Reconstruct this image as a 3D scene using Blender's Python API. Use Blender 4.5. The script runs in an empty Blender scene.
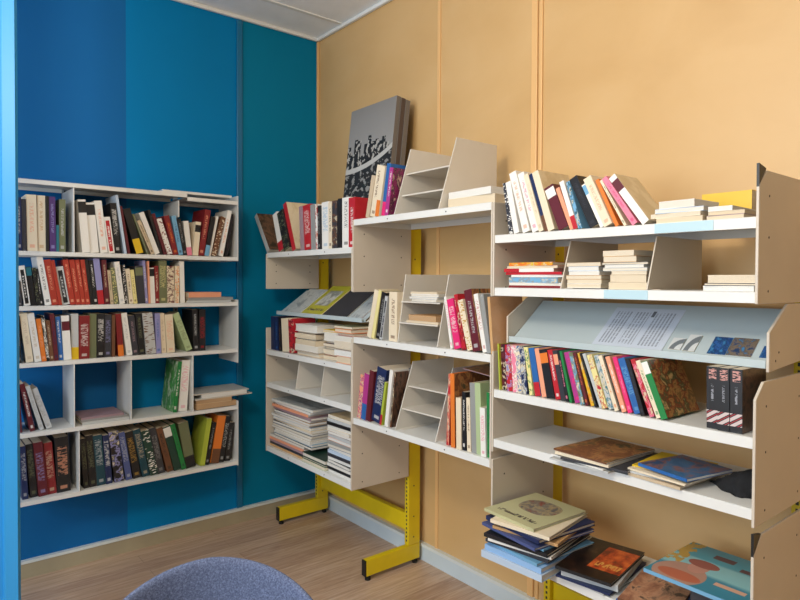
import bpy, math, random
from mathutils import Vector, Matrix
C = bpy.context.scene.collection
S = bpy.context.scene
PI = math.pi
R = math.radians
random.seed(7)

# ------------------------------------------------------------ camera
CX, CY, CH = 3.2824, -2.0083, 1.35
YAW, PITCH, ROLL, F, SY = 0.6821, 0.0187, 0.0045, 614.1956, 8.4329
_d = Vector((-math.cos(YAW), math.sin(YAW), 0)); _r = Vector((math.sin(YAW), math.cos(YAW), 0)); _u = Vector((0, 0, 1))
FW = _d*math.cos(PITCH) - _u*math.sin(PITCH); _up = _u*math.cos(PITCH) + _d*math.sin(PITCH)
RT = _r*math.cos(ROLL) + _up*math.sin(ROLL); UP = _up*math.cos(ROLL) - _r*math.sin(ROLL)
CAM = Vector((CX, CY, CH))
cd = bpy.data.cameras.new('camera'); cam = bpy.data.objects.new('camera', cd); C.objects.link(cam)
cd.sensor_width = 36; cd.lens = F/800*36; cd.shift_y = -SY/800; cd.clip_start = .05
m = Matrix((RT, UP, -FW)).transposed().to_4x4(); m.translation = CAM
cam.matrix_world = m; S.camera = cam

# ------------------------------------------------------------ light and exposure
S.view_settings.view_transform = 'Standard'; S.view_settings.look = 'None'
S.view_settings.gamma = 1; S.view_settings.exposure = 0.28
W = bpy.data.worlds.new('world'); S.world = W; W.use_nodes = True
W.node_tree.nodes['Background'].inputs[0].default_value = (.86, .92, 1, 1)
W.node_tree.nodes['Background'].inputs[1].default_value = .6

def area(name, loc, target, sx, sy, power, col):
    l = bpy.data.lights.new(name, 'AREA'); l.shape = 'RECTANGLE'; l.size = sx; l.size_y = sy
    l.energy = power; l.color = col
    o = bpy.data.objects.new(name, l); C.objects.link(o); o.location = loc
    o.rotation_euler = (Vector(target) - Vector(loc)).to_track_quat('-Z', 'Y').to_euler()
    return o
area('window_daylight', (2.35, -4.08, 1.75), (2.35, 0, 1.5), 1.95, 1.55, 66, (.76, .88, 1))
pl_ = bpy.data.lights.new('unseen_room_light', 'POINT'); pl_.energy = 58; pl_.shadow_soft_size = .18; pl_.color = (1, .88, .70)  # unseen point light, added and kept low to brighten the ceiling
po_ = bpy.data.objects.new('unseen_room_light', pl_); C.objects.link(po_); po_.location = (2.35, -2.15, 2.25)

# ------------------------------------------------------------ pixel -> point on a plane (measuring aid)
def at(px, py, ax, val):
    q = FW + (px-400)/F*RT + (300-SY-py)/F*UP
    return CAM + q*((val-CAM[ax])/q[ax])

# ------------------------------------------------------------ mesh helper
class MB:
    def __init__(s): s.v = []; s.f = []; s.m = []; s.uv = {}
    def poly(s, pts, mi=0, uv=None):
        n = len(s.v); s.v += [tuple(p) for p in pts]; s.f.append(tuple(range(n, n+len(pts)))); s.m.append(mi)
        if uv: s.uv[len(s.f)-1] = uv
    def box(s, a, b, mi=0):
        x0, y0, z0 = a; x1, y1, z1 = b
        if x0 > x1: x0, x1 = x1, x0
        if y0 > y1: y0, y1 = y1, y0
        if z0 > z1: z0, z1 = z1, z0
        n = len(s.v)
        s.v += [(x0,y0,z0),(x1,y0,z0),(x1,y1,z0),(x0,y1,z0),(x0,y0,z1),(x1,y0,z1),(x1,y1,z1),(x0,y1,z1)]
        for q in ((0,3,2,1),(4,5,6,7),(0,1,5,4),(1,2,6,5),(2,3,7,6),(3,0,4,7)):
            s.f.append(tuple(n+i for i in q)); s.m.append(mi)
    def prism(s, pts, off, mi=0):
        """extrude polygon pts by vector off"""
        n = len(s.v); k = len(pts); off = Vector(off)
        s.v += [tuple(p) for p in pts] + [tuple(Vector(p)+off) for p in pts]
        s.f.append(tuple(range(n, n+k))); s.m.append(mi)
        s.f.append(tuple(range(n+2*k-1, n+k-1, -1))); s.m.append(mi)
        for i in range(k):
            j = (i+1) % k
            s.f.append((n+i, n+k+i, n+k+j, n+j)); s.m.append(mi)
    def cyl(s, a, b, r, seg=12, mi=0, r2=None):
        a = Vector(a); b = Vector(b); ax = (b-a).normalized(); r2 = r if r2 is None else r2
        t = ax.orthogonal().normalized(); w = ax.cross(t); n = len(s.v)
        for c, rr in ((a, r), (b, r2)):
            for i in range(seg):
                an = 2*PI*i/seg; s.v.append(tuple(c + (t*math.cos(an)+w*math.sin(an))*rr))
        for i in range(seg):
            j = (i+1) % seg; s.f.append((n+i, n+j, n+seg+j, n+seg+i)); s.m.append(mi)
        s.f.append(tuple(range(n+seg-1, n-1, -1))); s.m.append(mi)
        s.f.append(tuple(range(n+seg, n+2*seg))); s.m.append(mi)
    def build(s, name, mats, parent=None, bevel=0, smooth=False, loc=None):
        me = bpy.data.meshes.new(name)
        me.from_pydata(s.v, [], s.f)
        if not isinstance(mats, (list, tuple)): mats = [mats]
        for x in mats: me.materials.append(x)
        for p, mi in zip(me.polygons, s.m): p.material_index = mi; p.use_smooth = smooth
        if s.uv:
            L = me.uv_layers.new(name='UVMap')
            for fi, uvs in s.uv.items():
                for li, u in zip(me.polygons[fi].loop_indices, uvs): L.data[li].uv = u
        else:
            import bmesh
            bm = bmesh.new(); bm.from_mesh(me); bmesh.ops.recalc_face_normals(bm, faces=bm.faces); bm.to_mesh(me); bm.free()
        me.update()
        o = bpy.data.objects.new(name, me); C.objects.link(o)
        if parent: o.parent = parent
        if loc: o.location = loc
        if bevel:
            b = o.modifiers.new('bevel', 'BEVEL'); b.width = bevel; b.segments = 2; b.limit_method = 'ANGLE'; b.angle_limit = R(40)
        return o

def tag(o, label=None, cat=None, group=None, kind=None):
    if label: o['label'] = label
    if cat: o['category'] = cat
    if group: o['group'] = group
    if kind: o['kind'] = kind
    return o
def empty(name, loc, rz=0):
    o = bpy.data.objects.new(name, None); C.objects.link(o); o.location = loc; o.rotation_euler = (0, 0, rz)
    o.empty_display_size = .05
    return o

# ------------------------------------------------------------ materials
def lin(h):
    if isinstance(h, str):
        h = h.lstrip('#'); h = [int(h[i:i+2], 16)/255 for i in (0, 2, 4)]
    return tuple((c/12.92 if c <= .04045 else ((c+.055)/1.055)**2.4) for c in h) + (1,)
class NT:
    def __init__(s, name):
        s.mat = bpy.data.materials.new(name); s.mat.use_nodes = True
        s.t = s.mat.node_tree; s.b = s.t.nodes['Principled BSDF']
    def n(s, typ, **k):
        x = s.t.nodes.new('ShaderNode'+typ)
        for a, v in k.items():
            if a.startswith('i_'):
                key = a[2:]; key = int(key) if key.isdigit() else key
                s.setin(x.inputs[key], v)
            else: setattr(x, a, v)
        return x
    def setin(s, inp, v):
        if isinstance(v, bpy.types.NodeSocket): s.t.links.new(v, inp)
        else: inp.default_value = v
    def math(s, op, a, b=0.0, c=None):
        x = s.t.nodes.new('ShaderNodeMath'); x.operation = op
        s.setin(x.inputs[0], a); s.setin(x.inputs[1], b)
        if c is not None: s.setin(x.inputs[2], c)
        return x.outputs[0]
    def mix(s, f, a, b):
        x = s.t.nodes.new('ShaderNodeMix'); x.data_type = 'RGBA'
        s.setin(x.inputs[0], f); s.setin(x.inputs[6], a); s.setin(x.inputs[7], b)
        return x.outputs[2]
    def rng(s, v, lo, hi):
        return s.math('MULTIPLY', s.math('GREATER_THAN', v, lo), s.math('LESS_THAN', v, hi))
    def ramp(s, f, stops, interp='LINEAR'):
        x = s.t.nodes.new('ShaderNodeValToRGB'); x.color_ramp.interpolation = interp
        e = x.color_ramp.elements
        while len(e) < len(stops): e.new(.5)
        for q, (p, c) in zip(e, stops): q.position = p; q.color = c
        s.setin(x.inputs[0], f); return x.outputs[0]
    def color(s, c): s.setin(s.b.inputs['Base Color'], c)
    def rough(s, r): s.setin(s.b.inputs['Roughness'], r)
    def bump(s, h, st=.2, d=.002):
        x = s.n('Bump'); x.inputs['Strength'].default_value = st; x.inputs['Distance'].default_value = d
        s.setin(x.inputs['Height'], h); s.t.links.new(x.outputs[0], s.b.inputs['Normal'])
    def noise(s, vec, scale, det=3, rough=.5, dist=0):
        x = s.n('TexNoise'); x.inputs['Scale'].default_value = scale; x.inputs['Detail'].default_value = det
        x.inputs['Roughness'].default_value = rough; x.inputs['Distortion'].default_value = dist
        if vec is not None: s.setin(x.inputs['Vector'], vec)
        return x.outputs[0]
    def objco(s, sc=(1, 1, 1)):
        t = s.n('TexCoord'); mp = s.n('Mapping'); mp.inputs['Scale'].default_value = sc
        s.t.links.new(t.outputs['Object'], mp.inputs[0]); return mp.outputs[0]

def plain(name, col, rough=.5, var=.0, scale=20, metal=0, bump=0):
    n = NT(name); c = lin(col)
    if var:
        f = n.noise(n.objco(), scale)
        c2 = tuple(x*(1-var) for x in c[:3])+(1,); c3 = tuple(min(1, x*(1+var)) for x in c[:3])+(1,)
        n.color(n.ramp(f, [(.3, c2), (.7, c3)]))
        if bump: n.bump(f, bump)
    else: n.color(c)
    n.rough(rough); n.b.inputs['Metallic'].default_value = metal
    return n.mat

def mat_blue():
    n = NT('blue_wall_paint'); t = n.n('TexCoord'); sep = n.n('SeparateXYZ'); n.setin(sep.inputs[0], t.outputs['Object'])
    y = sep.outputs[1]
    a = n.mix(n.math('GREATER_THAN', y, -1.123), lin('#15639f'), lin('#007ab4'))  # tone steps per panel: gloss reflections put into the wall colour
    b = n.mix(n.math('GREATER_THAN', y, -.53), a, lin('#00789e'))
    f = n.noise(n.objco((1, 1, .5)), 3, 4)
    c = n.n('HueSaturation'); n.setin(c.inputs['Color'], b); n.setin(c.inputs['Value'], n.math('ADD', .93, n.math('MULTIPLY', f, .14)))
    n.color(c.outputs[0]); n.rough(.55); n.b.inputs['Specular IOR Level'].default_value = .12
    n.bump(n.noise(n.objco((1, 60, 60)), 6, 2), .06, .002)
    return n.mat
def mat_orange():
    n = NT('ochre_wall_paint')
    f = n.noise(n.objco((1, 1, 1.4)), 2.2, 5, .55, .4); g = n.noise(n.objco((12, 1, 60)), 4, 2)
    c = n.ramp(f, [(.25, lin('#c9a16a')), (.5, lin('#d0a972')), (.8, lin('#d6b17c'))])
    n.color(c); n.rough(n.math('ADD', .3, n.math('MULTIPLY', f, .3))); n.bump(g, .08, .002)
    return n.mat
def mat_wood():
    n = NT('laminate_floor'); tc_ = n.n('TexCoord'); mp_ = n.n('Mapping'); mp_.inputs['Rotation'].default_value = (0, 0, PI/2); n.setin(mp_.inputs[0], tc_.outputs['Object']); co = mp_.outputs[0]
    br = n.n('TexBrick'); n.setin(br.inputs['Vector'], co)
    br.inputs['Scale'].default_value = 1; br.inputs['Brick Width'].default_value = 1.1; br.inputs['Row Height'].default_value = .095
    br.inputs['Mortar Size'].default_value = .0012; br.inputs['Bias'].default_value = 0; br.offset = .37
    br.inputs['Color1'].default_value = lin('#ceb196'); br.inputs['Color2'].default_value = lin('#9c7c65'); br.inputs['Mortar'].default_value = lin('#6e553f')
    g = n.noise(n.objco((22, 1.6, 1)), 3, 6, .62, .9)
    gr = n.ramp(g, [(.3, lin('#8a6a52')), (.52, lin('#b99a80')), (.75, lin('#d9c6b2'))])
    mx = n.mix(.54, br.outputs[0], gr); n.color(mx); n.rough(.36); n.bump(g, .05, .002)
    return n.mat
def mat_fabric():
    n = NT('denim_blue_grey_fabric')
    g = n.noise(n.objco((1, 1, 1)), 260, 2, .6); h = n.noise(n.objco((60, 60, 300)), 4, 2)
    k = n.math('ADD', n.math('MULTIPLY', g, .6), n.math('MULTIPLY', h, .4))
    n.color(n.ramp(k, [(.34, lin('#3a4259')), (.5, lin('#525c78')), (.66, lin('#727d9b'))])); n.rough(.95); n.bump(k, .5, .002)
    return n.mat

def pages_mat(name, col):
    n = NT(name); f = n.noise(n.objco((700, 6, 700)), 1, 2); oi = n.n('ObjectInfo'); c = lin(col)
    n.color(n.mix(oi.outputs['Random'], n.ramp(f, [(.35, tuple(x*.8 for x in c[:3])+(1,)), (.65, c)]), tuple(x*y for x, y in zip(c[:3], (.86, .80, .70)))+(1,))); n.rough(.85); return n.mat
M = dict(
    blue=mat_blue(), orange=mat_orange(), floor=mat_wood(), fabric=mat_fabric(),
    ceil=plain('ceiling_tile_white', '#f3f6f9', .8, .04, 8), ceiltrim=plain('white_cornice_paint', '#e6e6e2', .5),
    base_b=plain('cream_baseboard_paint', '#a89c80', .45, .08, 6), base_o=plain('pale_blue_baseboard_paint', '#c9d6dc', .4, .06, 6),
    strip=plain('white_strip_paint', '#d8dedb', .4),
    white=plain('white_enamel_shelf', '#dcdbd6', .32, .02, 6),
    cream=plain('cream_enamel_panel', '#c9bdac', .38, .03, 6),
    divider=plain('pale_enamel_divider', '#d0c9bd', .4, .02, 6),
    tray=plain('pale_blue_grey_enamel_tray', '#b4bfc0', .35, .03, 5),
    grey=plain('grey_steel_strip', '#8f9599', .4), hole=plain('dark_hole', '#33302c', .7),
    yellow=plain('yellow_enamel_frame', '#dcc012', .38, .05, 10), black=plain('black_plastic', '#161514', .45),
    page=pages_mat('book_pages', '#ddd0ba'), page_w=pages_mat('white_pages', '#e2e0da'), page_o=pages_mat('yellowed_pages', '#c09e78'),
    jamb=plain('sky_blue_gloss_paint', '#2a8fce', .45), bluetrim=plain('blue_strip_paint', '#0c6a94', .35), blueleft=plain('blue_batten_paint', '#14679c', .4),
    ochrestrip=plain('ochre_strip_paint', '#e2b478', .4), steel=plain('steel', '#9a9a98', .3, metal=.8),
    cloth=plain('black_cloth', '#131316', .9, .3, 60, bump=.4),
)
PAL = dict(white='#e4e0d8', cream='#e0d0b4', beige='#c3ae90', tan='#c59a68', grey='#8f8f8c', lightgrey='#b9bab8', black='#1b1a1c', charcoal='#34343a',
    navy='#1a2850', blue='#2a5f9e', lightblue='#6fa3c4', teal='#1f6b78', green='#1f7a3c', darkgreen='#1c3b30', lime='#a9b43c', olive='#6c7050',
    red='#b3202a', brick='#a33324', maroon='#5c1c26', darkred='#7c1f22', pink='#e07f96', hotpink='#d92a6c', magenta='#a8357e', purple='#4a2f6a', lavender='#8f8dbb',
    orange='#d9752a', yellow='#d8b220', brown='#6a442c', salmon='#e39a78', paleblue='#b9c9da', mauve='#9a7f86', paleyellow='#e0d38f', palegreen='#a9b98a', gold='#b98f3c', darkteal='#173f4a', khaki='#b9b58a', skyblue='#8fb4dc', slate='#4a5584')
WORD = dict(skyblue='sky blue', slate='slate blue', lightgrey='light grey', lightblue='light blue', darkgreen='dark green', darkred='dark red', hotpink='hot pink', paleblue='pale blue', brick='brick red', paleyellow='pale yellow', palegreen='pale green', darkteal='dark teal', mauve='dusty mauve')
def word(c): return WORD.get(c, c)
_mc = {}
def col_mat(c, rough=.45):
    k = ('c', c)
    if k not in _mc: _mc[k] = plain(word(c).replace(' ', '_')+'_cover', PAL[c], rough, .05, 30)
    return _mc[k]

def spine_mat(c, c2, st):
    """c base colour, c2 second colour, st: t lettering, b foot band, h head band, f framed centre, m motley, p plain, w wide lettering, d dots"""
    k = ('s', c, c2, st)
    if k in _mc: return _mc[k]
    n = NT('spine_'+c+'_'+c2); uvn = n.n('UVMap'); sep = n.n('SeparateXYZ'); n.setin(sep.inputs[0], uvn.outputs[0])
    u, v = sep.outputs[0], sep.outputs[1]
    oi = n.n('ObjectInfo'); off = n.math('MULTIPLY', oi.outputs['Random'], 37.0)
    A, B = lin(PAL[c]), lin(PAL[c2]); col = A
    cmb = n.n('CombineXYZ'); n.setin(cmb.inputs[0], n.math('MULTIPLY', u, 3.0)); n.setin(cmb.inputs[1], n.math('MULTIPLY', v, 62)); n.setin(cmb.inputs[2], off)
    letters = n.math('GREATER_THAN', n.noise(cmb.outputs[0], 1.0, 1), .50)
    vv = n.math('ADD', v, n.math('MULTIPLY', n.math('SUBTRACT', oi.outputs['Random'], .5), .12))
    if 'm' in st:
        c3 = n.n('CombineXYZ'); n.setin(c3.inputs[0], n.math('MULTIPLY', u, .8)); n.setin(c3.inputs[1], n.math('MULTIPLY', v, 5)); n.setin(c3.inputs[2], off)
        f = n.noise(c3.outputs[0], 1.3, 2)
        rest = dict(zip('0', [0]))
        col = n.ramp(f, [(.30, A), (.44, A), (.5, B), (.56, A), (.62, lin('#cdbf9f')), (.68, B)])
    if 'b' in st: col = n.mix(n.math('LESS_THAN', vv, .3), col, B)
    if 'h' in st: col = n.mix(n.rng(vv, .72, .93), col, B)
    if 'f' in st:
        col = n.mix(n.math('MULTIPLY', n.rng(u, .2, .8), n.rng(v, .05, .9)), col, B)
        txt = n.math('MULTIPLY', n.math('MULTIPLY', n.rng(u, .36, .64), n.rng(v, .2, .75)), letters); col = n.mix(txt, col, A)
    if 'd' in st:
        vo = n.n('TexVoronoi'); n.setin(vo.inputs['Vector'], cmb.outputs[0]); vo.inputs['Scale'].default_value = .5
        col = n.mix(n.math('LESS_THAN', vo.outputs[0], .35), col, B)
    if 'v' in st:
        sp = n.math('FRACT', n.math('ADD', n.math('MULTIPLY', v, 9.0), n.math('MULTIPLY', u, -1.1)))
        col = n.mix(n.math('MULTIPLY', n.rng(v, .10, .30), n.math('GREATER_THAN', sp, .45)), col, lin('#c9b9b4'))
        col = n.mix(n.math('MULTIPLY', n.rng(v, .10, .30), n.rng(sp, .15, .3)), col, lin('#a02a30'))
        col = n.mix(n.math('MULTIPLY', n.math('MULTIPLY', n.rng(v, .80, .97), n.rng(u, .2, .85)), letters), col, lin('#c08a80'))
        col = n.mix(n.math('MULTIPLY', n.math('MULTIPLY', n.rng(v, .45, .72), n.rng(u, .4, .6)), letters), col, lin('#8a8a90'))
    if 't' in st or 'w' in st:
        wd = (.3, .7) if 't' in st else (.15, .85)
        a = n.math('MULTIPLY', n.math('MULTIPLY', n.rng(u, *wd), n.rng(vv, .34, .86)), letters)
        b = n.math('MULTIPLY', n.rng(u, .25, .75), n.rng(v, .06, .12))
        T = B if 'b' not in st and 'm' not in st and 'h' not in st else lin('#e9e4da' if sum(A[:3]) < 1 else '#2a2624')
        col = n.mix(n.math('MULTIPLY', n.math('MAXIMUM', a, b), .5 if 'w' in st else .68), col, T)
    n.color(col); n.rough(.4)
    _mc[k] = n.mat; return n.mat

def art_mat(name, cols, scale=3, kind='noise', border=None):
    """printed cover picture: patches of several colours, from the face's own UV"""
    k = ('a', name)
    if k in _mc: return _mc[k]
    n = NT(name); uvn = n.n('UVMap'); sep = n.n('SeparateXYZ'); n.setin(sep.inputs[0], uvn.outputs[0]); u, v = sep.outputs[0], sep.outputs[1]
    oi = n.n('ObjectInfo'); cb = n.n('CombineXYZ'); n.setin(cb.inputs[0], u); n.setin(cb.inputs[1], v); n.setin(cb.inputs[2], n.math('MULTIPLY', oi.outputs['Random'], 11.0))
    f = n.noise(cb.outputs[0], scale, 7, .66, .5)
    N = len(cols); st = [(0 if i == 0 else .30+.40*i/N, lin(c)) for i, c in enumerate(cols)]
    col = n.ramp(f, st, 'LINEAR')
    if border:
        ins = n.math('MULTIPLY', n.rng(u, .18, .82), n.rng(v, .3, .82))
        if kind == 'oval':
            du = n.math('POWER', n.math('ABSOLUTE', n.math('DIVIDE', n.math('SUBTRACT', u, .5), .33)), 2.6); dv = n.math('POWER', n.math('ABSOLUTE', n.math('DIVIDE', n.math('SUBTRACT', v, .6), .24)), 2.6)
            ins = n.math('LESS_THAN', n.math('ADD', du, dv), 1)
        c2 = n.n('CombineXYZ'); n.setin(c2.inputs[0], n.math('MULTIPLY', u, 30)); n.setin(c2.inputs[1], n.math('MULTIPLY', v, 12))
        tx = n.math('MULTIPLY', n.math('MULTIPLY', n.rng(u, .12, .88), n.rng(v, .12, .2)), n.math('GREATER_THAN', n.noise(c2.outputs[0], 1, 1), .5))
        col = n.mix(ins, lin(border), col); col = n.mix(tx, col, lin('#4a4038'))
    n.color(col); n.rough(.3); _mc[k] = n.mat; return n.mat

# ------------------------------------------------------------ a book
# flat:  x = length along the spine, y = inward from the spine, z = thickness
# stand: x = thickness, y = inward from the spine, z = length
def make_book(L, D, T, c='white', c2='black', st='t', stand=True, art=None, hard=False, page='page', name='book'):
    bt = min(.0026 if hard else .0015, T*.22); ov = .003 if hard else .0004
    def P(l, d, t): return (t, d, l) if stand else (l, d, t)
    b = MB(); X = [0, L]; 
    def hexa(l0, l1, d0, d1, t0, t1, mats, uvs=None):
        q = lambda a, bb, cc: P((l0, l1)[a], (d0, d1)[bb], (t0, t1)[cc])
        F_ = [((0,0,0),(0,0,1),(1,0,1),(1,0,0)), ((0,1,0),(1,1,0),(1,1,1),(0,1,1)), ((0,0,0),(1,0,0),(1,1,0),(0,1,0)),
              ((0,0,1),(0,1,1),(1,1,1),(1,0,1)), ((0,0,0),(0,1,0),(0,1,1),(0,0,1)), ((1,0,0),(1,0,1),(1,1,1),(1,1,0))]
        for i, fc in enumerate(F_):
            pts = [q(*k) for k in fc]
            if i == 0: uv = [(k[2], k[0]) for k in fc]
            elif i in (2, 3):
                uv = [((k[1] if i == 3 else 1-k[1]), k[0]) for k in fc] if stand else [(k[0], (k[1]) if True else 0) for k in fc]
            else: uv = [(0, 0)]*4
            if stand: pts = pts[::-1]; uv = uv[::-1]
            b.poly(pts, mats[i], uv)
    hexa(0, L, 0, bt, 0, T, [1, 0, 0, 0, 0, 0])
    hexa(0, L, bt, D, 0, bt, [0, 0, 2, 0, 0, 0])
    hexa(0, L, bt, D, T-bt, T, [0, 0, 0, 2, 0, 0])
    cm = col_mat(c); sm = spine_mat(c, c2, st)
    o = b.build(name, [cm, sm, art or cm])
    p = MB(); a0 = P(ov, bt, bt); a1 = P(L-ov, D-ov, T-bt); p.box(a0, a1)
    p.build('pages', M[page], o)
    return o

RECORDS = []   # (object, desc, row phrase, order, kind word, mode)
STY = dict(t='', b='', p='', f='')
def desc_of(c, c2, st, size, noun='book'):
    w = word(c); x = (size+' ' if size else '') + w + ' ' + noun
    if 'm' in st: return (size+' ' if size else '') + w + ' and ' + word(c2) + ' patterned ' + noun
    if 'v' in st: return x + ' with slanting pale stripes at foot'
    if 'f' in st: return x + ' with ' + word(c2) + ' centre'
    if 'b' in st: return x + ' with ' + word(c2) + ' foot'
    if 'h' in st: return x + ' with ' + word(c2) + ' label'
    if 'd' in st: return x + ' with ' + word(c2) + ' dots'
    if 'w' in st: return x + ' with large ' + word(c2) + ' lettering'
    if 't' in st: return x + ' with ' + word(c2) + ' lettering'
    return 'plain ' + x

def row(wall, plane, z, data, phrase, group, noun='book', dr=.68, jig=.010, hard=.25, page='page', ls=1.0, zmax=None):
    """data: 'baseLeftPx topLeftPx topY color[/c2] style [x=end px]'. wall 'o' (ochre, plane Y) or 'b' (blue, plane X)."""
    ax = 1 if wall == 'o' else 0; ui = 0 if wall == 'o' else 1
    rnd = random.Random(phrase)
    ents = [l.split() for l in data.strip().splitlines() if l.strip()]
    prev = None; out = []
    # base y pixel of the shelf at that column
    def ubase(px):
        lo, hi = 0, 600
        for _ in range(30):
            md = (lo+hi)/2
            if at(px, md, ax, plane)[2] > z: lo = md
            else: hi = md
        return at(px, lo, ax, plane)[ui]
    for k, e in enumerate(ents):
        bx, tx, ty = map(float, e[:3])
        if e[3] == 'gap': continue
        nx = float(ents[k+1][0]) if k+1 < len(ents) else None
        for q in e[5:]:
            if q.startswith('x='): nx = float(q[2:])
        c, _, c2 = e[3].partition('/'); c2 = c2 or 'black'; st = e[4]
        u0 = ubase(bx); u1 = ubase(nx); pt = at(tx, ty, ax, plane)
        lean = math.atan2((pt[ui]-u0)*ls, pt[2]-z)
        sp_ = u1-u0
        if k+1 < len(ents) and not any(q.startswith('x=') for q in e[5:]):
            e2 = ents[k+1]; p2 = at(float(e2[1]), float(e2[2]), ax, plane); hz = min(pt[2], p2[2])-z
            a_ = u0+(pt[ui]-u0)*hz/(pt[2]-z); b_ = u1+(p2[ui]-u1)*hz/(p2[2]-z)
            sp_ = min(sp_, b_-a_)
        T = max(.005, sp_*math.cos(lean)-.0008)
        H = max(.06, (pt[2]-z)/math.cos(lean))
        # rest: left edge must clear the previous book's right edge
        if prev:
            pu, pl, pT, pH = prev
            # right edge of prev: base right point and direction
            def redge(zz):
                if pl >= 0: bxr = pu + pT/math.cos(pl) ; return bxr + zz*math.tan(pl)
                return pu + pT/math.cos(pl) + zz*math.tan(pl)
            u0 = max(u0, redge(0)+.0006)
            hh = min(H*math.cos(lean), pH*math.cos(pl) - abs(pT*math.sin(pl)))
            need = redge(hh) + .0006
            if u0 + hh*math.tan(lean) < need: lean = math.atan2(need-u0, hh)
        if zmax: H = min(H, (zmax-z-abs(T*math.sin(lean)))/math.cos(lean))
        hardb = rnd.random() < hard
        D = min(H*dr, .30)*(1+rnd.uniform(-.04, .04))
        art = None
        for q in e[5:]:
            if q.startswith('art='): art = ART[q[4:]]
            if q.startswith('D='): D = float(q[2:])
        o = make_book(H, D, T, c, c2, st, True, art, hardb, page, noun.split()[-1])
        dj = rnd.uniform(0, jig)
        # local origin = bottom-left of the standing book; pivot on its low corner
        if lean <= 0:
            base_u, dz = u0, 0.0
        else:
            base_u, dz = u0, T*math.sin(lean)
        # for lean>0 the low corner is bottom right; left edge crosses z at u0 -> start slightly right/up of u0
        if lean > 0: base_u = u0 + T*math.sin(lean)*math.tan(lean)
        if wall == 'o':
            o.location = (base_u, plane+dj, z+dz+.0004); o.rotation_euler = (0, lean, 0)
        else:
            o.location = (plane-dj, base_u, z+dz+.0004); o.rotation_euler = (0, lean, PI/2)
        size = 'thick' if T > .036 else ('thin' if T < .0105 else '')
        lean_w = ''
        RECORDS.append([o, desc_of(c, c2, st, size, noun), phrase, 'row', group, noun])
        out.append(o); prev = (u0, lean, T, H)
    return out

def stack(wall, plane, z, data, phrase, group, noun='book', facing='pages', thin=.004, umin=None, umax=None):
    """bottom to top: 'xl xr topY color[/c2] style [D= yaw= page= art= off=]'"""
    ax = 1 if wall == 'o' else 0; ui = 0 if wall == 'o' else 1
    rnd = random.Random(phrase+str(data[:30])); zz = z+.0005
    ents = [l.split() for l in data.strip().splitlines() if l.strip()]; n = len(ents)
    for k, e in enumerate(ents):
        xl, xr, ty = map(float, e[:3]); c, _, c2 = e[3].partition('/'); c2 = c2 or 'black'; st = e[4]
        kw = dict(q.split('=') for q in e[5:])
        off = float(kw.get('off', 0)); pl = plane+off if wall == 'o' else plane-off
        yy = ty
        A = at(xl, yy, ax, pl); B = at(xr, yy, ax, pl); ztop = (A[2]+B[2])/2
        T = max(thin, ztop-zz)
        if 'T' in kw: T = float(kw['T'])
        L = abs(B[ui]-A[ui]); D = float(kw.get('D', min(.72*L, .27))); yaw = R(float(kw.get('yaw', rnd.uniform(-3, 3))))
        ext = lambda: L/2*math.cos(yaw)+D/2*abs(math.sin(yaw))
        cu = (A[ui]+B[ui])/2; mn = float(kw['umin']) if 'umin' in kw else umin; mx_ = float(kw['umax']) if 'umax' in kw else umax
        if mn is not None and mx_ is not None and 2*ext() > mx_-mn: yaw *= .3; L = min(L, (mx_-mn-D*abs(math.sin(yaw)))/math.cos(yaw)-.001)
        if mn is not None: cu = max(cu, mn+ext())
        if mx_ is not None: cu = min(cu, mx_-ext())
        sp = kw.get('f', facing[0])
        art = ART[kw['art']] if 'art' in kw else None
        o = make_book(L, D, T-.0004, c, c2, st, False, art, kw.get('h', '') == '1', kw.get('page', 'page'), noun.split()[-1])
        # geometry centre of front edge at (cu, pl)
        ya = yaw + (PI if sp == 'p' else 0)
        ctr_loc = Vector((L/2, D/2, 0)); rot = Matrix.Rotation(ya + (PI/2 if wall == 'b' else 0), 3, 'Z')
        ctr_w = Vector((cu, pl+D/2, 0)) if wall == 'o' else Vector((pl-D/2, cu, 0))
        loc = ctr_w - rot @ ctr_loc
        o.location = (loc[0], loc[1], zz); o.rotation_euler = (0, 0, ya + (PI/2 if wall == 'b' else 0))
        d = desc_of(c, c2, st if not art else 'p', '', noun).replace('plain ', '')
        if art and 'say' in kw: d = kw['say'].replace('_', ' ')
        RECORDS.append([o, d, phrase, ('stack', k, n), group, noun])
        zz += T
    return zz

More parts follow.
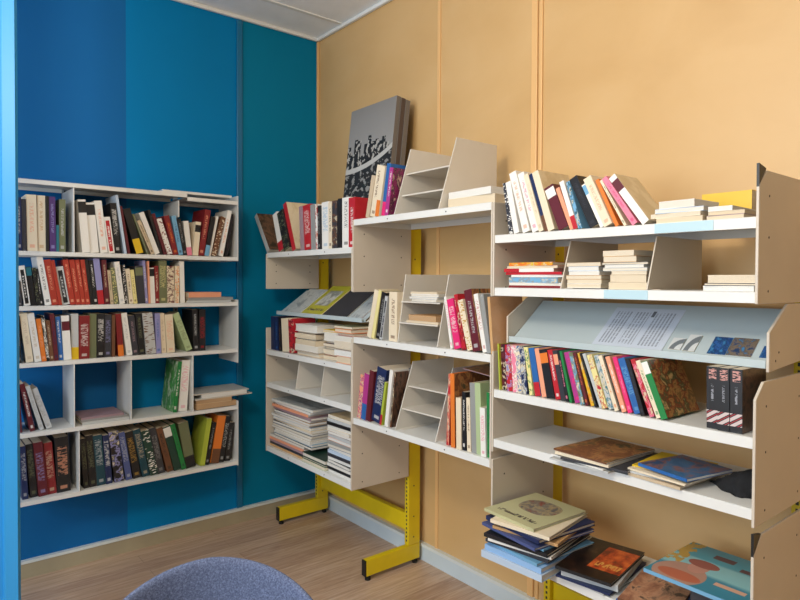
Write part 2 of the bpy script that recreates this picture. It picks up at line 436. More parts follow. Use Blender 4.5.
def E_(n, u, v, cu, cv, ru, rv):
    a = n.math('POWER', n.math('DIVIDE', n.math('SUBTRACT', u, cu), ru), 2.0); b = n.math('POWER', n.math('DIVIDE', n.math('SUBTRACT', v, cv), rv), 2.0)
    return n.math('LESS_THAN', n.math('ADD', a, b), 1.0)
def R_(n, u, v, a, b, c, d): return n.math('MULTIPLY', n.rng(u, a, b), n.rng(v, c, d))
def uv_nt(name):
    n = NT(name); uvn = n.n('UVMap'); sep = n.n('SeparateXYZ'); n.setin(sep.inputs[0], uvn.outputs[0]); return n, sep.outputs[0], sep.outputs[1]
def sea_mat():
    n, u, v = uv_nt('seaside_figure_cover_print')
    f = n.noise(uvv(n, u, v, 9, 9), 1, 4)
    c = n.ramp(v, [(.0, lin('#2f7f96')), (.30, lin('#3b8ba0')), (.36, lin('#8fc6c9')), (.62, lin('#8cc2c6')), (.66, lin('#4a9cac')), (1, lin('#4c97a6'))])
    c = n.mix(n.math('MULTIPLY', R_(n, u, v, 0, .16, .4, 1), n.math('GREATER_THAN', f, .45)), c, lin('#c09a48'))
    c = n.mix(E_(n, u, v, .28, .18, .26, .26), c, lin('#b58a78')); c = n.mix(E_(n, u, v, .30, .14, .22, .1), c, lin('#b8664c'))
    c = n.mix(E_(n, u, v, .36, .44, .10, .15), c, lin('#c48d7c')); c = n.mix(E_(n, u, v, .36, .54, .16, .09), c, lin('#9c5a50'))
    c = n.mix(R_(n, u, v, .62, .92, .20, .27), c, lin('#d9a98f'))
    for a, b_, d, e in ((.34, .56, .76, .86), (.66, .80, .66, .74), (.83, .97, .64, .72)): c = n.mix(R_(n, u, v, a, b_, d, e), c, lin('#5e3e44'))
    n.color(c); n.rough(.3); return n.mat
def uvv(n, u, v, a, b):
    x = n.n('CombineXYZ'); n.setin(x.inputs[0], n.math('MULTIPLY', u, a)); n.setin(x.inputs[1], n.math('MULTIPLY', v, b)); return x.outputs[0]
def fire_mat():
    n, u, v = uv_nt('glowing_orange_cover_print')
    f = n.noise(uvv(n, u, v, 5, 5), 1, 5, .6)
    c = n.ramp(f, [(.4, lin('#120d0b')), (.56, lin('#2c1a12')), (.7, lin('#57402e'))])
    o_ = n.ramp(f, [(.35, lin('#6a2410')), (.48, lin('#b8441a')), (.62, lin('#d8692c'))])
    c = n.mix(R_(n, u, v, .42, 1.1, .22, .86), c, o_)
    l = n.math('GREATER_THAN', n.noise(uvv(n, u, v, 26, 9), 1, 1), .5)
    c = n.mix(n.math('MULTIPLY', R_(n, u, v, .5, .95, .30, .42), l), c, lin('#d99a4a')); n.color(c); n.rough(.3); return n.mat
ART = dict(
    comic=art_mat('comic_cover_print', ['#2a2420', '#7a5a34', '#b98a50', '#8a3a26', '#3d5a3a', '#caa36a'], 5),
    brown=art_mat('brown_painted_cover_print', ['#3a2a20', '#8a5a34', '#6a3a28', '#b07a48', '#42402e'], 4),
    blueart=art_mat('blue_album_cover_print', ['#1b3f63', '#275a82', '#2f6a94', '#8a5a50', '#1f4a70'], 3),
    fire=fire_mat(),
    oval=art_mat('pale_album_cover_print', ['#4a3a30', '#8a4a36', '#7a7a72', '#b09a70', '#5a5a60'], 5, 'oval', '#bdb98e'),
    sea=sea_mat(),
    earth=art_mat('brown_album_cover_print', ['#5a3c30', '#8a5a46', '#a87458', '#c09070', '#4a3a34'], 3, 'soft'),
    city=art_mat('blue_magazine_cover_print', ['#2a4a7a', '#3f66a0', '#9ab0c8', '#1a2a4a'], 4),
    magy=art_mat('yellow_magazine_cover_print', ['#5a5c54', '#8a8c84', '#b4b6ae', '#d0d0c8'], 4, 'soft', '#b3ad2e'),
    magg=art_mat('grey_magazine_cover_print', ['#9aa2a4', '#aeb4b4', '#c0c4c2', '#888f92'], 3, 'soft'),
    tanc=art_mat('tan_cover_print', ['#c9986c', '#cfa078', '#c9986c'], 2, 'soft'),
    creamc=art_mat('cream_cover_print', ['#d8c4a0', '#dcc9a6', '#cdb78f'], 2, 'soft'),
    darkc=art_mat('dark_brown_cover_print', ['#1f1814', '#3a2a22', '#6a4a38', '#2a201c'], 4),
    purp=art_mat('purple_cover_print', ['#2a1a20', '#6a1f44', '#8a2a5a', '#3a2430', '#caa090'], 4),
    greenc=art_mat('green_cover_print', ['#3f8f3a', '#5aa848', '#3a8636', '#cfe0c0'], 5),
)

# ============================================================ THE ROOM
FZ = -.035; HC = 2.832
X0, BW = .1956, .8335; X1 = X0+BW; X2 = X1+BW; X3 = X2+BW
def struct(name, mb, mat, **k):
    o = mb.build(name, mat, **k); o['kind'] = 'structure'; return o
b = MB(); b.box((-.1, -4.2, FZ-.08), (5.4, .1, FZ)); struct('floor', b, M['floor'])
b = MB(); b.box((-.1, -4.2, HC), (5.4, .1, HC+.08)); struct('ceiling', b, M['ceil'])
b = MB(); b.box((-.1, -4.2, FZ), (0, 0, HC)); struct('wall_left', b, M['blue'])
b = MB(); b.box((-.1, 0, FZ), (5.4, .1, HC)); struct('wall_back', b, M['orange'])
b = MB(); b.box((4.9, -4.2, FZ), (5.0, 0, HC)); struct('wall_right', b, plain('taupe_wall_paint', '#8b857c', .6))
b = MB(); b.box((-.1, -4.3, FZ), (1.35, -4.2, HC)); b.box((3.35, -4.3, FZ), (5.0, -4.2, HC)); b.box((1.35, -4.3, FZ), (3.35, -4.2, .95)); b.box((1.35, -4.3, 2.55), (3.35, -4.2, HC)); struct('wall_front', b, M['ceil'])
b = MB(); b.box((0.002, -4.2, HC-.022), (.022, -.002, HC-.001)); struct('trim_1', b, M['ceiltrim'], bevel=.004)
b = MB(); b.box((.002, -.022, HC-.022), (5.4, -.002, HC-.001)); struct('trim_2', b, M['ceiltrim'], bevel=.004)
for i, x in enumerate((.285, 1.5, 2.72, 3.94)):
    b = MB(); b.box((x-.012, -4.2, HC-.006), (x+.012, -.022, HC-.0005)); struct('trim_%d' % (3+i), b, M['ceiltrim'])
b = MB(); b.box((.0, -4.2, FZ), (.018, -.001, .035)); b.box((0, -4.2, .035), (.024, -.001, .048), 1); struct('baseboard_left', b, [M['base_b'], M['strip']])
b = MB(); b.box((.025, -.018, FZ), (4.899, 0, .035)); b.box((.025, -.024, .035), (4.899, 0, .05), 1); struct('baseboard_back', b, [M['base_o'], M['strip']])
# battens over the panel joints
b = MB(); b.box((0, -.537, .048), (.012, -.502, HC-.022)); struct('trim_7', b, M['bluetrim'], bevel=.004)
b = MB(); b.box((.0, -.014, .05), (.016, 0, HC-.022)); struct('trim_8', b, M['ochrestrip'], bevel=.003)
b = MB(); b.box((1.092, -.006, .05), (1.112, 0, HC-.022)); struct('trim_9', b, M['ochrestrip'], bevel=.002)
b = MB(); b.box((1.662, -.010, .05), (1.692, 0, HC-.022)); b.box((1.70, -.008, .05), (1.716, 0, HC-.022)); struct('trim_10', b, M['ochrestrip'], bevel=.003)
# near door frame at the left of the view
b = MB(); b.prism([(.60, -1.80, 0), (.950, -1.755, 0), (.958, -1.72, 0), (.940, -1.71, 0), (.915, -1.715, 0), (.60, -1.70, 0)], (0, 0, HC-FZ-.0)); 
o = b.build('door_1', M['jamb'], loc=(0, 0, FZ)); o['kind'] = 'structure'
b = MB(); b.box((.875, -1.775, 0), (.925, -1.752, HC-FZ)); o = b.build('trim_11', M['jamb'], loc=(0, 0, FZ), bevel=.004); o['kind'] = 'structure'

def screws(parent, pts, r=.0032):
    first = None
    for a, c_ in pts:
        mid = (Vector(a)+Vector(c_))/2; h = (Vector(c_)-Vector(a)); 
        b = MB(); b.cyl(-h/2, h/2, r, 8); o = b.build('screw', M['hole'], parent, loc=tuple(mid)); o['label'] = 'dark screw hole'
# ============================================================ YELLOW STEEL FRAME
fr = empty('shelving_frame', (X0, -.08, FZ)); tag(fr, 'yellow steel floor frame with T feet carrying the white shelves', 'shelf frame')
def fpart(mb, name, mat, lbl=None, **k):
    o = mb.build(name, mat, **k); o.parent = fr; o.matrix_parent_inverse = Matrix.Translation((-X0, .08, -FZ)); 
    if lbl: o['label'] = lbl
    return o
for i in range(4):
    xp = X0 + i*BW - .037
    b = MB(); b.box((xp, -.113, FZ+.0975), (xp+.03, -.04, 1.60))
    post = fpart(b, 'post', M['yellow'], bevel=.003)
    b = MB()
    for k in range(78):
        zz = .08+k*.02
        if zz < 1.58: b.box((xp+.011, -.1136, zz), (xp+.019, -.1126, zz+.010))
    s_ = b.build('slots', M['hole'], post); s_['label'] = 'row of dark slots'
    screws(post, [((xp+.0292, -.08, zz), (xp+.0306, -.08, zz)) for zz in (.35, .9, 1.45, .20, .10)], .004)
    b = MB(); b.box((xp, -.362, FZ+.022), (xp+.03, -.04, FZ+.097))
    ft = fpart(b, 'foot', M['yellow'], bevel=.003)
    b = MB(); b.box((xp+.0005, -.370, FZ+.023), (xp+.0295, -.362, FZ+.096)); e_ = b.build('end_cap', M['black'], ft, bevel=.002); e_['label'] = 'black plastic end cap'
    for y in (-.345, -.06):
        b = MB(); b.cyl((xp+.015, y, FZ), (xp+.015, y, FZ+.012), .014, 14); b.cyl((xp+.015, y, FZ+.012), (xp+.015, y, FZ+.024), .007, 10)
        e_ = b.build('levelling_pad', M['black'], ft); e_['label'] = 'black levelling pad'
for i in (0, 2):
    xa = X0+i*BW-.006; 
    b = MB(); b.box((xa, -.095, .122), (xa+BW-.032, -.065, .205)); fpart(b, 'crossbeam', M['yellow'], bevel=.003)

# ============================================================ SHELF UNITS ON THE OCHRE WALL
YF, YB = -.45, -.118
def shelf_mb(xa, xb, z, yf=YF, yb=YB, lip=.027):
    b = MB(); t = .002
    b.box((xa, yf, z-t), (xb, yb, z)); b.box((xa, yf, z-lip), (xb, yf+t, z-t)); b.box((xa, yb-t, z-lip), (xb, yb, z-t))
    b.box((xa, yf+t, z-lip), (xb, yf+.014, z-lip+t)); b.box((xa, yf+t, z-lip), (xa+t, yb-t, z-t)); b.box((xb-t, yf+t, z-lip), (xb, yb-t, z-t))
    return b
def panel_part(root, x, z0, z1, ch=.0, yf=YF-.003, yb=YB, prof=None, t=.007, cap=False, mat='cream'):
    b = MB()
    pts = prof or ([(yf, z0), (yf, z1-ch*.85), (yf+ch, z1), (yb, z1), (yb, z0)] if ch else [(yf, z0), (yf, z1), (yb, z1), (yb, z0)])
    b.prism([(x, y, zz) for y, zz in pts], (t, 0, 0))
    o = b.build('side_panel', M[mat], root, bevel=.0015)
    ys = [p[0] for p in pts]; zs = [p[1] for p in pts]; yb_ = max(ys)
    hb = []
    for yy in (yf+.06, yb-.06):
        for zz in (z0+.03, (z0+z1)/2, z1-.06):
            if prof and (yy < min(ys)+.05): continue
            hb.append(((x-.0004, yy, zz), (x+t+.0004, yy, zz)))
    screws(o, hb)
    if cap:
        b = MB(); b.prism([(x+.0005, yf, z1-ch*.95), (x+.0005, yf-.001, z1+.012), (x+.0005, yf+ch*.9, z1+.004)], (t-.001, 0, 0))
        c_ = b.build('corner_cap', M['black'], o); c_['label'] = 'black plastic corner cap'
    return o
def unit(label, i, shelves, z0, z1, ch=0, cap=False, prof=None, group=None, mat='cream'):
    root = empty('shelf_unit', (0, 0, 0)); root.location = (X0+i*BW, YB, z0)
    tag(root, label, 'shelf unit')
    xa = X0+i*BW; 
    L = MB(); kids = []
    kids.append(panel_part(root, xa+.001, z0, z1, 0, cap=False, prof=prof, mat=mat))
    kids.append(panel_part(root, xa+BW-.008, z0, z1, ch, cap=cap, prof=prof, mat=mat))
    for z in shelves:
        kids.append(shelf_mb(xa+.0085, xa+BW-.0085, z).build('shelf', M['white'], root, bevel=.0008))
        if i < 2: screws(kids[-1], [((xa+BW*fx, YF-.0006, z-.014), (xa+BW*fx, YF+.001, z-.014)) for fx in (.3, .72)], .003)
    for k in kids: k.matrix_parent_inverse = Matrix.Translation(-root.location)
    return root
def add_part(root, o):
    o.parent = root; o.matrix_parent_inverse = Matrix.Translation(-root.location); return o
def slanted_divider(root, x, z0, z1, yf0=-.44, yf1=-.35, yb=-.13, t=.004, mat='divider'):
    b = MB(); b.prism([(x, yf0, z0+.0005), (x, yf1, z1), (x, yb, z1), (x, yb, z0+.0005)], (t, 0, 0))
    b.box((x, yf0+.02, z0+.0003), (x+.03, yb, z0+.0018))
    return add_part(root, b.build('divider', M[mat], bevel=.0008))

zL1, zL2, zL3, zL4 = 1.496, .966, .7855, .434
zM1, zM2, zM3 = 1.617, 1.097, .736
zR1, zR2, zR3, zR4, zR5 = 1.503, 1.326, .981, .812, .448
def add_part_(root, o):
    o.parent = root; o.matrix_parent_inverse = Matrix.Translation(-root.location); return o
UL1 = unit('white top shelf unit of the left bay, nearest the blue wall', 0, [zL1], 1.298, 1.49)
UL2 = unit('white two-level shelf unit of left bay with small slanted compartments', 0, [zL2, zL3], .722, 1.085)
UL3 = unit('lowest white shelf unit of left bay, holding stacks of magazines', 0, [zL4], .405, .722)
UM1 = unit('top white shelf unit of middle bay with slanted dividers standing above it', 1, [zM1], 1.296, 1.615)
UM2 = unit('middle-bay white shelf unit with two levels and stepped pamphlet holders', 1, [zM2, zM3], .708, 1.095)
UR1 = unit('top white shelf unit of right bay with tall cream end panels', 2, [zR1, zR2], 1.297, 1.615, .045, True)
UR3 = unit('right-bay white shelf unit holding the long row of comics', 2, [zR3, zR4], .768, 1.11, .045)
UR4 = unit('lowest white shelf unit of right bay, heaped with picture albums', 2, [zR5], .405, .742, .045, True)

for z_, a_, b_ in ((zR1, (655, 200), (714, 200)), (zR2, (604, 295), (648, 295))):
    b = MB(); b.box((at(*a_, 1, YF)[0], YF-.0012, z_-.026), (at(*b_, 1, YF)[0], YF-.0002, z_-.001)); o = add_part_(UR1, b.build('label_strip', plain('pale_blue_plastic', '#b4cfd8', .25))); o['label'] = 'pale blue label strip'
# slanted display shelves
def display(label, i, yf, zf, yb, zb, bracket, lipx=0):
    xa = X0+i*BW; root = empty('display_shelf', (xa, YB, zf)); tag(root, label, 'display shelf')
    n_ = Vector((0, zf-zb, yb-yf)).normalized()   # surface normal (towards the room and up)
    b = MB(); t = n_*.002
    a0 = Vector((xa+.01, yf, zf)); a1 = Vector((xa+BW-.01, yf, zf)); b0 = Vector((xa+.01, yb, zb)); b1 = Vector((xa+BW-.01, yb, zb))
    b.prism([a0, a1, b1, b0], tuple(-t)); 
    # folded lip at the foot
    b.box((xa+.01, yf-.020, zf-.012), (xa+BW-.01, yf, zf-.010)); b.box((xa+.01, yf-.022, zf-.012), (xa+BW-.01, yf-.020, zf+.008)); b.box((xa+.01, yf-.002, zf-.012), (xa+BW-.01, yf, zf))
    add_part(root, b.build('sloping_tray', M['tray'], bevel=.0006))
    if bracket:
        for x in (xa+.001, xa+BW-.008):
            b = MB(); b.prism([(x, y, z) for y, z in bracket], (.007, 0, 0)); p_ = add_part(root, b.build('bracket', M['cream'], bevel=.0015))
            screws(p_, [((x-.0004, y, z), (x+.0074, y, z)) for y, z in ((-.34, 1.155), (-.32, 1.175), (-.17, 1.255), (-.17, 1.18))])
    else:
        for x in (xa+.011, xa+BW-.014):
            b = MB(); b.prism([(x, yf+.002, zf-.012), (x, yb, zb-.004), (x, YB, zb-.004), (x, YB, zf-.012)], (.003, 0, 0)); add_part(root, b.build('bracket', M['white'], bevel=.0006))
    return root, n_
DL, nL = display('sloping white magazine display shelf of left bay', 0, -.37, 1.169, -.2, 1.288, None)
DR, nR = display('sloping white display shelf of right bay with a notice on it', 2, -.355, 1.150, -.19, 1.278,
                 [(-.38, 1.13), (-.38, 1.226), (-.265, 1.294), (-.13, 1.294), (-.13, 1.145)])

# stepped pamphlet dividers of the middle bay
def holder(root, xa, xb, z0, top1, top2, lv, f1=(-.44, -.353), f2=(-.44, -.346), yb=-.12):
    slanted_divider(root, xa, z0, top1, f1[0], f1[1], yb+.01); slanted_divider(root, xb, z0, top2, f2[0], f2[1], yb)
    for y, z in lv:
        b = MB(); b.box((xa+.004, y, z-.002), (xb, yb, z)); b.box((xa+.004, y, z-.006), (xb, y+.002, z-.002))
        add_part(root, b.build('small_shelf', M['divider'], bevel=.0006))
holder(UM1, 1.308, 1.575, zM1, 1.897, 1.90, [(-.374, 1.792), (-.40, 1.70)])
holder(UM2, 1.335, 1.572, zM2, 1.373, 1.373, [(-.424, 1.265), (-.436, 1.18)], (-.44, -.399), (-.44, -.38))
holder(UM2, 1.322, 1.565, zM3, 1.01, 1.01, [(-.371, .912), (-.403, .822)], (-.44, -.347), (-.44, -.35))
for x in (.50, .742): slanted_divider(UL2, x, zL3, zL2-.03, -.44, -.417, -.13, mat='divider')
for x in (2.132, 2.412): slanted_divider(UR1, x, zR2, zR1-.029, -.444, -.395, -.13, mat='cream')

# ============================================================ BOOKCASE ON THE BLUE WALL
bt = [1.7733, 1.467, 1.2317, .9873, .6871, .3937]
XB = .25; YE = -.6366; YS = -1.66; YJ = -.905
bc = empty('wall_bookcase', (0, YS, bt[5]-.03)); tag(bc, 'white metal five-level bookcase hung on the blue wall', 'bookcase')
def bshelf(y0, y1, z, dx=0, t=.019):
    b = MB(); b.box((.004, y0, z-.003), (XB-dx, y1, z)); b.box((XB-dx-.002, y0, z-t), (XB-dx, y1, z-.003)); b.box((.004, y0, z-t), (.006, y1, z-.003)); b.box((XB-.02-dx, y0, z-t), (XB-dx-.002, y1, z-t+.002))
    return b
for k, z in enumerate(bt):
    add_part(bc, bshelf(YS, YJ, z).build('shelf', M['white'], bevel=.0008))
    add_part(bc, bshelf(YJ+.001, YE-.004, z-(.001 if k else .016), .004 if k else .0).build('shelf', M['white'], bevel=.0008))
def bpanel(y, z0, z1, yt=None, dx=0, x0=.004, mat='white', nm='side_panel', slope=0):
    b = MB(); b.prism([(x0, y, z0), (XB-dx, y, z0), (XB-dx-slope, y, z1), (x0, y, z1)], (0, .004, 0))
    return add_part(bc, b.build(nm, M[mat], bevel=.001))
# right end panels
bpanel(YE-.004, bt[1]-.022, bt[0]+.012); bpanel(YE-.004, bt[3]-.075, bt[2]+.012); bpanel(YE-.004, bt[5]-.024, bt[4]+.025)
# inner dividers: placed from their front edges
def ycol(px, py): return at(px, py, 0, XB)[1]
bpanel(ycol(73.5, 220), bt[1]+.0005, bt[0]-.020, nm='divider'); 
bpanel(ycol(74, 400), bt[4]+.0005, bt[3]-.020, nm='divider'); bpanel(ycol(131, 390), bt[4]+.0005, bt[3]-.020, nm='divider'); bpanel(ycol(192.8, 385), bt[4]+.0005, bt[3]-.020, nm='divider')
bpanel(ycol(79, 470), bt[5]+.0005, bt[4]-.020, nm='divider')
bpanel(ycol(180, 230), bt[1]+.19, bt[0]-.034, nm='divider', dx=.02, slope=.0)
for px in (66, 176):
    y = at(px, 400, 0, .012)[1]
    b = MB(); b.box((.0015, y-.012, .36), (.012, y+.012, 1.80)); w_ = add_part(bc, b.build('wall_rail', M['grey'], bevel=.001))
    b = MB()
    for k in range(56): b.box((.0118, y-.004, .38+k*.025), (.0126, y+.004, .393+k*.025))
    s_ = b.build('slots', M['hole']); s_.parent = w_; s_['label'] = 'dark slots'
b = MB(); b.box((.05, -1.02, bt[0]+.0), (.235, YE-.03, bt[0]+.012)); 
o = b.build('shelf_board', M['white'], bevel=.001, loc=(0, 0, .0005)); tag(o, 'loose white shelf panel lying on top of the blue-wall bookcase', 'shelf panel')
o.data.transform(Matrix.Translation((0, 0, 0)))

# ============================================================ BOOKS: BLUE WALL
BP = .238
G = 'books standing on the blue-wall bookcase, '
row('b', BP, bt[1], '''
17 16 197 navy/lightgrey t
22.6 21.5 199 charcoal p
27.5 26 194.2 cream/salmon t
38 37.3 195 cream/tan t
46.4 46 196 black p
50 49 196.5 purple/lavender t
56.5 56.5 225 teal p
59.5 59.5 199 olive/lightgrey t x=66
''', 'top shelf, blue-wall bookcase, left end', G+'top shelf')  # plain charcoal book beside the navy one stands in for a dark gap
row('b', BP, bt[1], '''
82.5 77.5 199.5 white/black h
91 86 202.5 white/black h
101 94.5 200.7 white/salmon t
109 104 217 white/red f
115.5 110.5 203 black/white w
124.5 115.5 195 paleblue p
128.5 120 206 maroon p
137 123.3 209 black/yellow b
147.5 132.5 214 olive/grey t
151.5 137 221 beige/black t
155.6 139.3 213 white/black p
161 148 210 black p
164.6 152 214 maroon/black t
168.5 157 219 white/darkred d
173.8 164 216 darkred/orange t
179 171.4 216 lightblue/navy t
183.6 177 219 black/grey t
187.8 183.9 221 white/pink b
193 196 222 cream/black h
198.5 205.7 210 darkred/salmon t
204.4 211 217 black/lightblue b
208.9 217 216.5 white p
211.5 221.5 217.4 brown/cream d
218.8 227.8 211 white/salmon t
225.3 231.5 214 black p x=228
''', 'top shelf, blue-wall bookcase', G+'top shelf right of the divider')
row('b', BP, bt[2], '''
18 16 281 charcoal/grey t
24.5 18.3 266 white/black f
31 25.3 267 black/teal h
37 32 267.9 black/olive d
41 36 269 black/white t
45.4 36.3 256.8 white/black t
52 43.8 260 brick/salmon t
59 51 260.5 brick p
62.9 55.9 267 lightgrey/black f
70.6 62.9 260 brick/salmon t
76.4 69.4 260 brick/salmon t
81.7 75.1 260 brick/salmon t
86.2 80.4 260 brick/salmon t
91 85 259.7 black p
94.4 89 260.5 black/white t
98.8 93.4 258.4 lavender/red b
105.2 101.6 260 maroon/beige t
111 107.5 270.3 beige/olive t
114.8 110.7 268 olive/paleyellow d
120 114.3 262 white/lightgrey t
125.4 122.2 265 black/white d
129.8 125.7 269 cream/brown t
134.2 130.5 270 paleyellow/brown t
138 135 266 charcoal/olive h
146 142.9 260.5 lavender/white t
149 147.5 261 salmon p
151.2 149.6 267.9 white/black h
156 155 266 darkred/cream t
160 159.2 260.5 olive/paleyellow w
168 167.4 266 cream/maroon m
175.2 175.5 266 cream/orange m
180.8 179.8 261.3 white p x=185.5
''', 'second shelf, blue-wall bookcase', G+'second shelf')
row('b', BP-.005, bt[3], '''
18.5 16.5 316 black/grey t
26.5 19.5 313.9 cream/beige t
35 27.2 313.9 white/beige t
42 36 319.3 orange/salmon t
47 41 316 black/white m
50.3 45.7 321 brown/beige t
54.6 49.8 314 maroon/navy t
59 55.2 317 blue/white t
64 61.2 316 white/maroon h
71.9 71.5 314 lightgrey/yellow b
79.3 79.5 316 darkred/white w
89.8 90 314 olive/black p
97 97.2 314 black/white w
104.9 105.3 314.7 charcoal/lavender w
112 112.2 315 brown/black p
118.5 115.5 314 darkred/orange b
127 121.2 313.6 white/lightgrey t
133 128.4 316 charcoal/mauve t
139.3 135.5 314 black/olive t
146.5 142.3 313.5 lightgrey/brown d
156.5 155 313.5 lavender/blue t
162.5 160.2 313.6 cream/beige t
167.5 165 315 cream/salmon w
187 173 314.7 palegreen/olive w
193.8 192.2 309.9 black/lightgrey t
199.5 199.5 309.6 black/red w x=206
''', 'third shelf, blue-wall bookcase', G+'third shelf')
row('b', BP-.012, bt[4], '''
20.5 17.5 386 maroon/black t
30.5 19.5 384.8 maroon/white t
40 25.5 387 lightgrey/grey t
47 31.5 390 lightgrey/grey w x=53.5
''', 'left corner, fourth shelf, blue-wall bookcase', G+'fourth shelf')
row('b', BP-.012, bt[4], '''
173 178.5 362 green/white t art=greenc
179 182.5 361 white/pink w x=187.5
''', 'fourth shelf, blue-wall bookcase', G+'fourth shelf beside the divider')
row('b', BP-.02, bt[5], '''
22.5 19.3 447.2 navy/lightgrey w
31 25.5 445.5 black/olive w
39 33 443.5 maroon/lavender w
48.5 43.3 444 darkred/beige w
57.5 54.5 438.6 black/salmon w x=71.5
''', 'bottom shelf left of divider, blue-wall bookcase', G+'bottom shelf left end', hard=0)
row('b', BP-.015, bt[5], '''
84 80 439.4 black/olive w
90 85.3 436.5 black/olive w
97.5 93 436.5 darkteal/lightgrey w
106.5 102.6 436 navy/white w
115 108.6 433 black/lavender m
126.5 118.5 433.5 slate/lightgrey w
134 125 433.3 black/gold w
142.9 133 431 darkteal/beige w
151 141 432 darkgreen/white d
159 149.4 429.4 charcoal/grey w
168 156.5 429.5 brown/black t
175 163 428.4 darkgreen/white h
182.5 170.6 425.3 green/darkgreen t
187 178.8 424.5 olive/black b x=196.8
200 207.3 419.4 lime/olive p
205 213 423.5 black/grey t
210.5 218 417 orange/brown b
218.8 226.2 417 black/lightgrey w
225 230 423.5 black/grey t x=230.5
''', 'bottom shelf, blue-wall bookcase', G+'bottom shelf')
stack('b', BP, bt[2], '''
187 231 355 lightgrey/grey p T=.010
189 233 355 grey/beige p T=.016 D=.15
188 221 355 salmon/brown p T=.026 D=.13
''', 'beside the red books, second shelf', 'books lying on the second shelf of the blue-wall bookcase', facing='spine')
stack('b', BP-.01, bt[4], '''
82 129 415 lightgrey/pink p T=.012 D=.19 yaw=0
80 128 412 grey/mauve p T=.010 D=.19 yaw=1
81 124 408 mauve/grey p T=.010 D=.18
''', 'left of a divider, fourth shelf, blue-wall bookcase', 'magazines lying on the fourth shelf of the blue-wall bookcase', noun='magazine', facing='spine')
stack('b', BP, bt[4]+.002, '''
195.5 236 395 tan/brown p T=.026 page=page_o
197 232 395 beige/brown p T=.022 page=page_o
194 252 395 lightgrey/grey p T=.007 D=.2
202 247 395 white/grey p T=.018 page=page_w
194 249 395 lightgrey/grey p T=.006 D=.2
''', 'beside the right end, fourth shelf', 'books and folders lying on the fourth shelf of the blue-wall bookcase', facing='pages')

# ============================================================ BOOKS: OCHRE WALL, LEFT BAY
OP = -.442
row('o', OP, zL1, '''
265.6 253 217 lightgrey/white p x=269 art=darkc
278.5 272 215.4 white/red b
284 276.8 214 black/olive d
290.8 281.3 204.8 red/white p x=294.5 art=creamc D=.15
299.7 298 207 mauve/grey t
304 302 206 red/white w
311 310 205 grey/black p
315.3 314.4 204.5 white/red m
317.9 317.4 206 black/grey t
320.6 320 202.7 white/lightblue w
327.4 327 202.5 cream/black t
330.9 331 201 charcoal/brown m
336 336.5 198.8 black/grey p
340.5 340.4 198 white/black t
348 348 198 red/white t x=354.5
''', 'top shelf of left bay', 'books standing on the top shelf of the left bay')  # black book left of the white and light blue one fills a dark gap
row('o', OP, zL2, '''
269.9 269 314.8 navy/black t
274.2 272.5 314.8 navy/blue t
278 275.5 314.8 black/brown t
281.3 277.5 314 cream/salmon p
288.6 284.7 315 red/maroon m x=293.8
''', 'small upright row on left bay', 'books standing at the left end of the shelf under the sloping display', dr=.75, ls=.4, zmax=1.149)
row_z = zL2
stack('o', OP+.002, zL2, '''
296 322 400 tan/brown p D=.16 T=.020 yaw=-3 off=.012
293 317 400 brown/beige p D=.15 T=.006 yaw=2
294 317 400 white/grey p D=.15 T=.030 yaw=1 page=page_w
295 316 400 cream/beige p D=.15 T=.026 yaw=-2
296 314 400 charcoal/grey p D=.14 T=.008 off=.01
294 313 400 cream/beige p D=.14 T=.022 yaw=3
296 312 400 maroon/brown p D=.14 T=.010 off=.02
293 315 400 white/red p D=.16 T=.036 page=page_w h=1
''', 'left stack under the sloping display', 'paperback stacks under the sloping display', umin=at(294.6, 300, 1, OP)[0], umax=at(317.5, 300, 1, OP)[0])
stack('o', OP+.03, zL2, '''
325 342 400 beige/brown p D=.13 T=.018 yaw=2
322 337 400 red/grey p D=.12 T=.007 off=.01
320 337 400 cream/grey p D=.13 T=.022 yaw=-3
321 336 400 grey/beige p D=.12 T=.014 off=.015
319 334 400 brown/beige p D=.13 T=.016 yaw=4
320 336 400 white/gold p D=.14 T=.012 off=.02
317 335 400 white/gold p D=.15 T=.042 yaw=-2 page=page_w h=1
316 337 400 yellow/gold p D=.15 T=.012
''', 'middle stack under the sloping display', 'paperback stacks under the sloping display', umin=at(318, 300, 1, OP)[0], umax=at(333.5, 300, 1, OP)[0])
stack('o', OP, zL2, '''
336 350 400 salmon/brown p D=.14 T=.034 yaw=1 h=1
334 350 400 white/brown p D=.13 T=.026 yaw=2 page=page_w
333 349 400 maroon/tan p D=.14 T=.008 off=.01
332 350 400 cream/brown p D=.14 T=.034 yaw=1
332 350 400 white/beige p D=.14 T=.024 page=page_w
334 350 400 red/maroon p D=.15 T=.014 off=.02
333 350 400 orange/salmon p D=.16 T=.020 yaw=-1 h=1
332 349 400 olive/gold p D=.16 T=.012
''', 'right stack under the sloping display', 'paperback stacks under the sloping display', umin=at(334.2, 300, 1, OP)[0], umax=X1-.012)
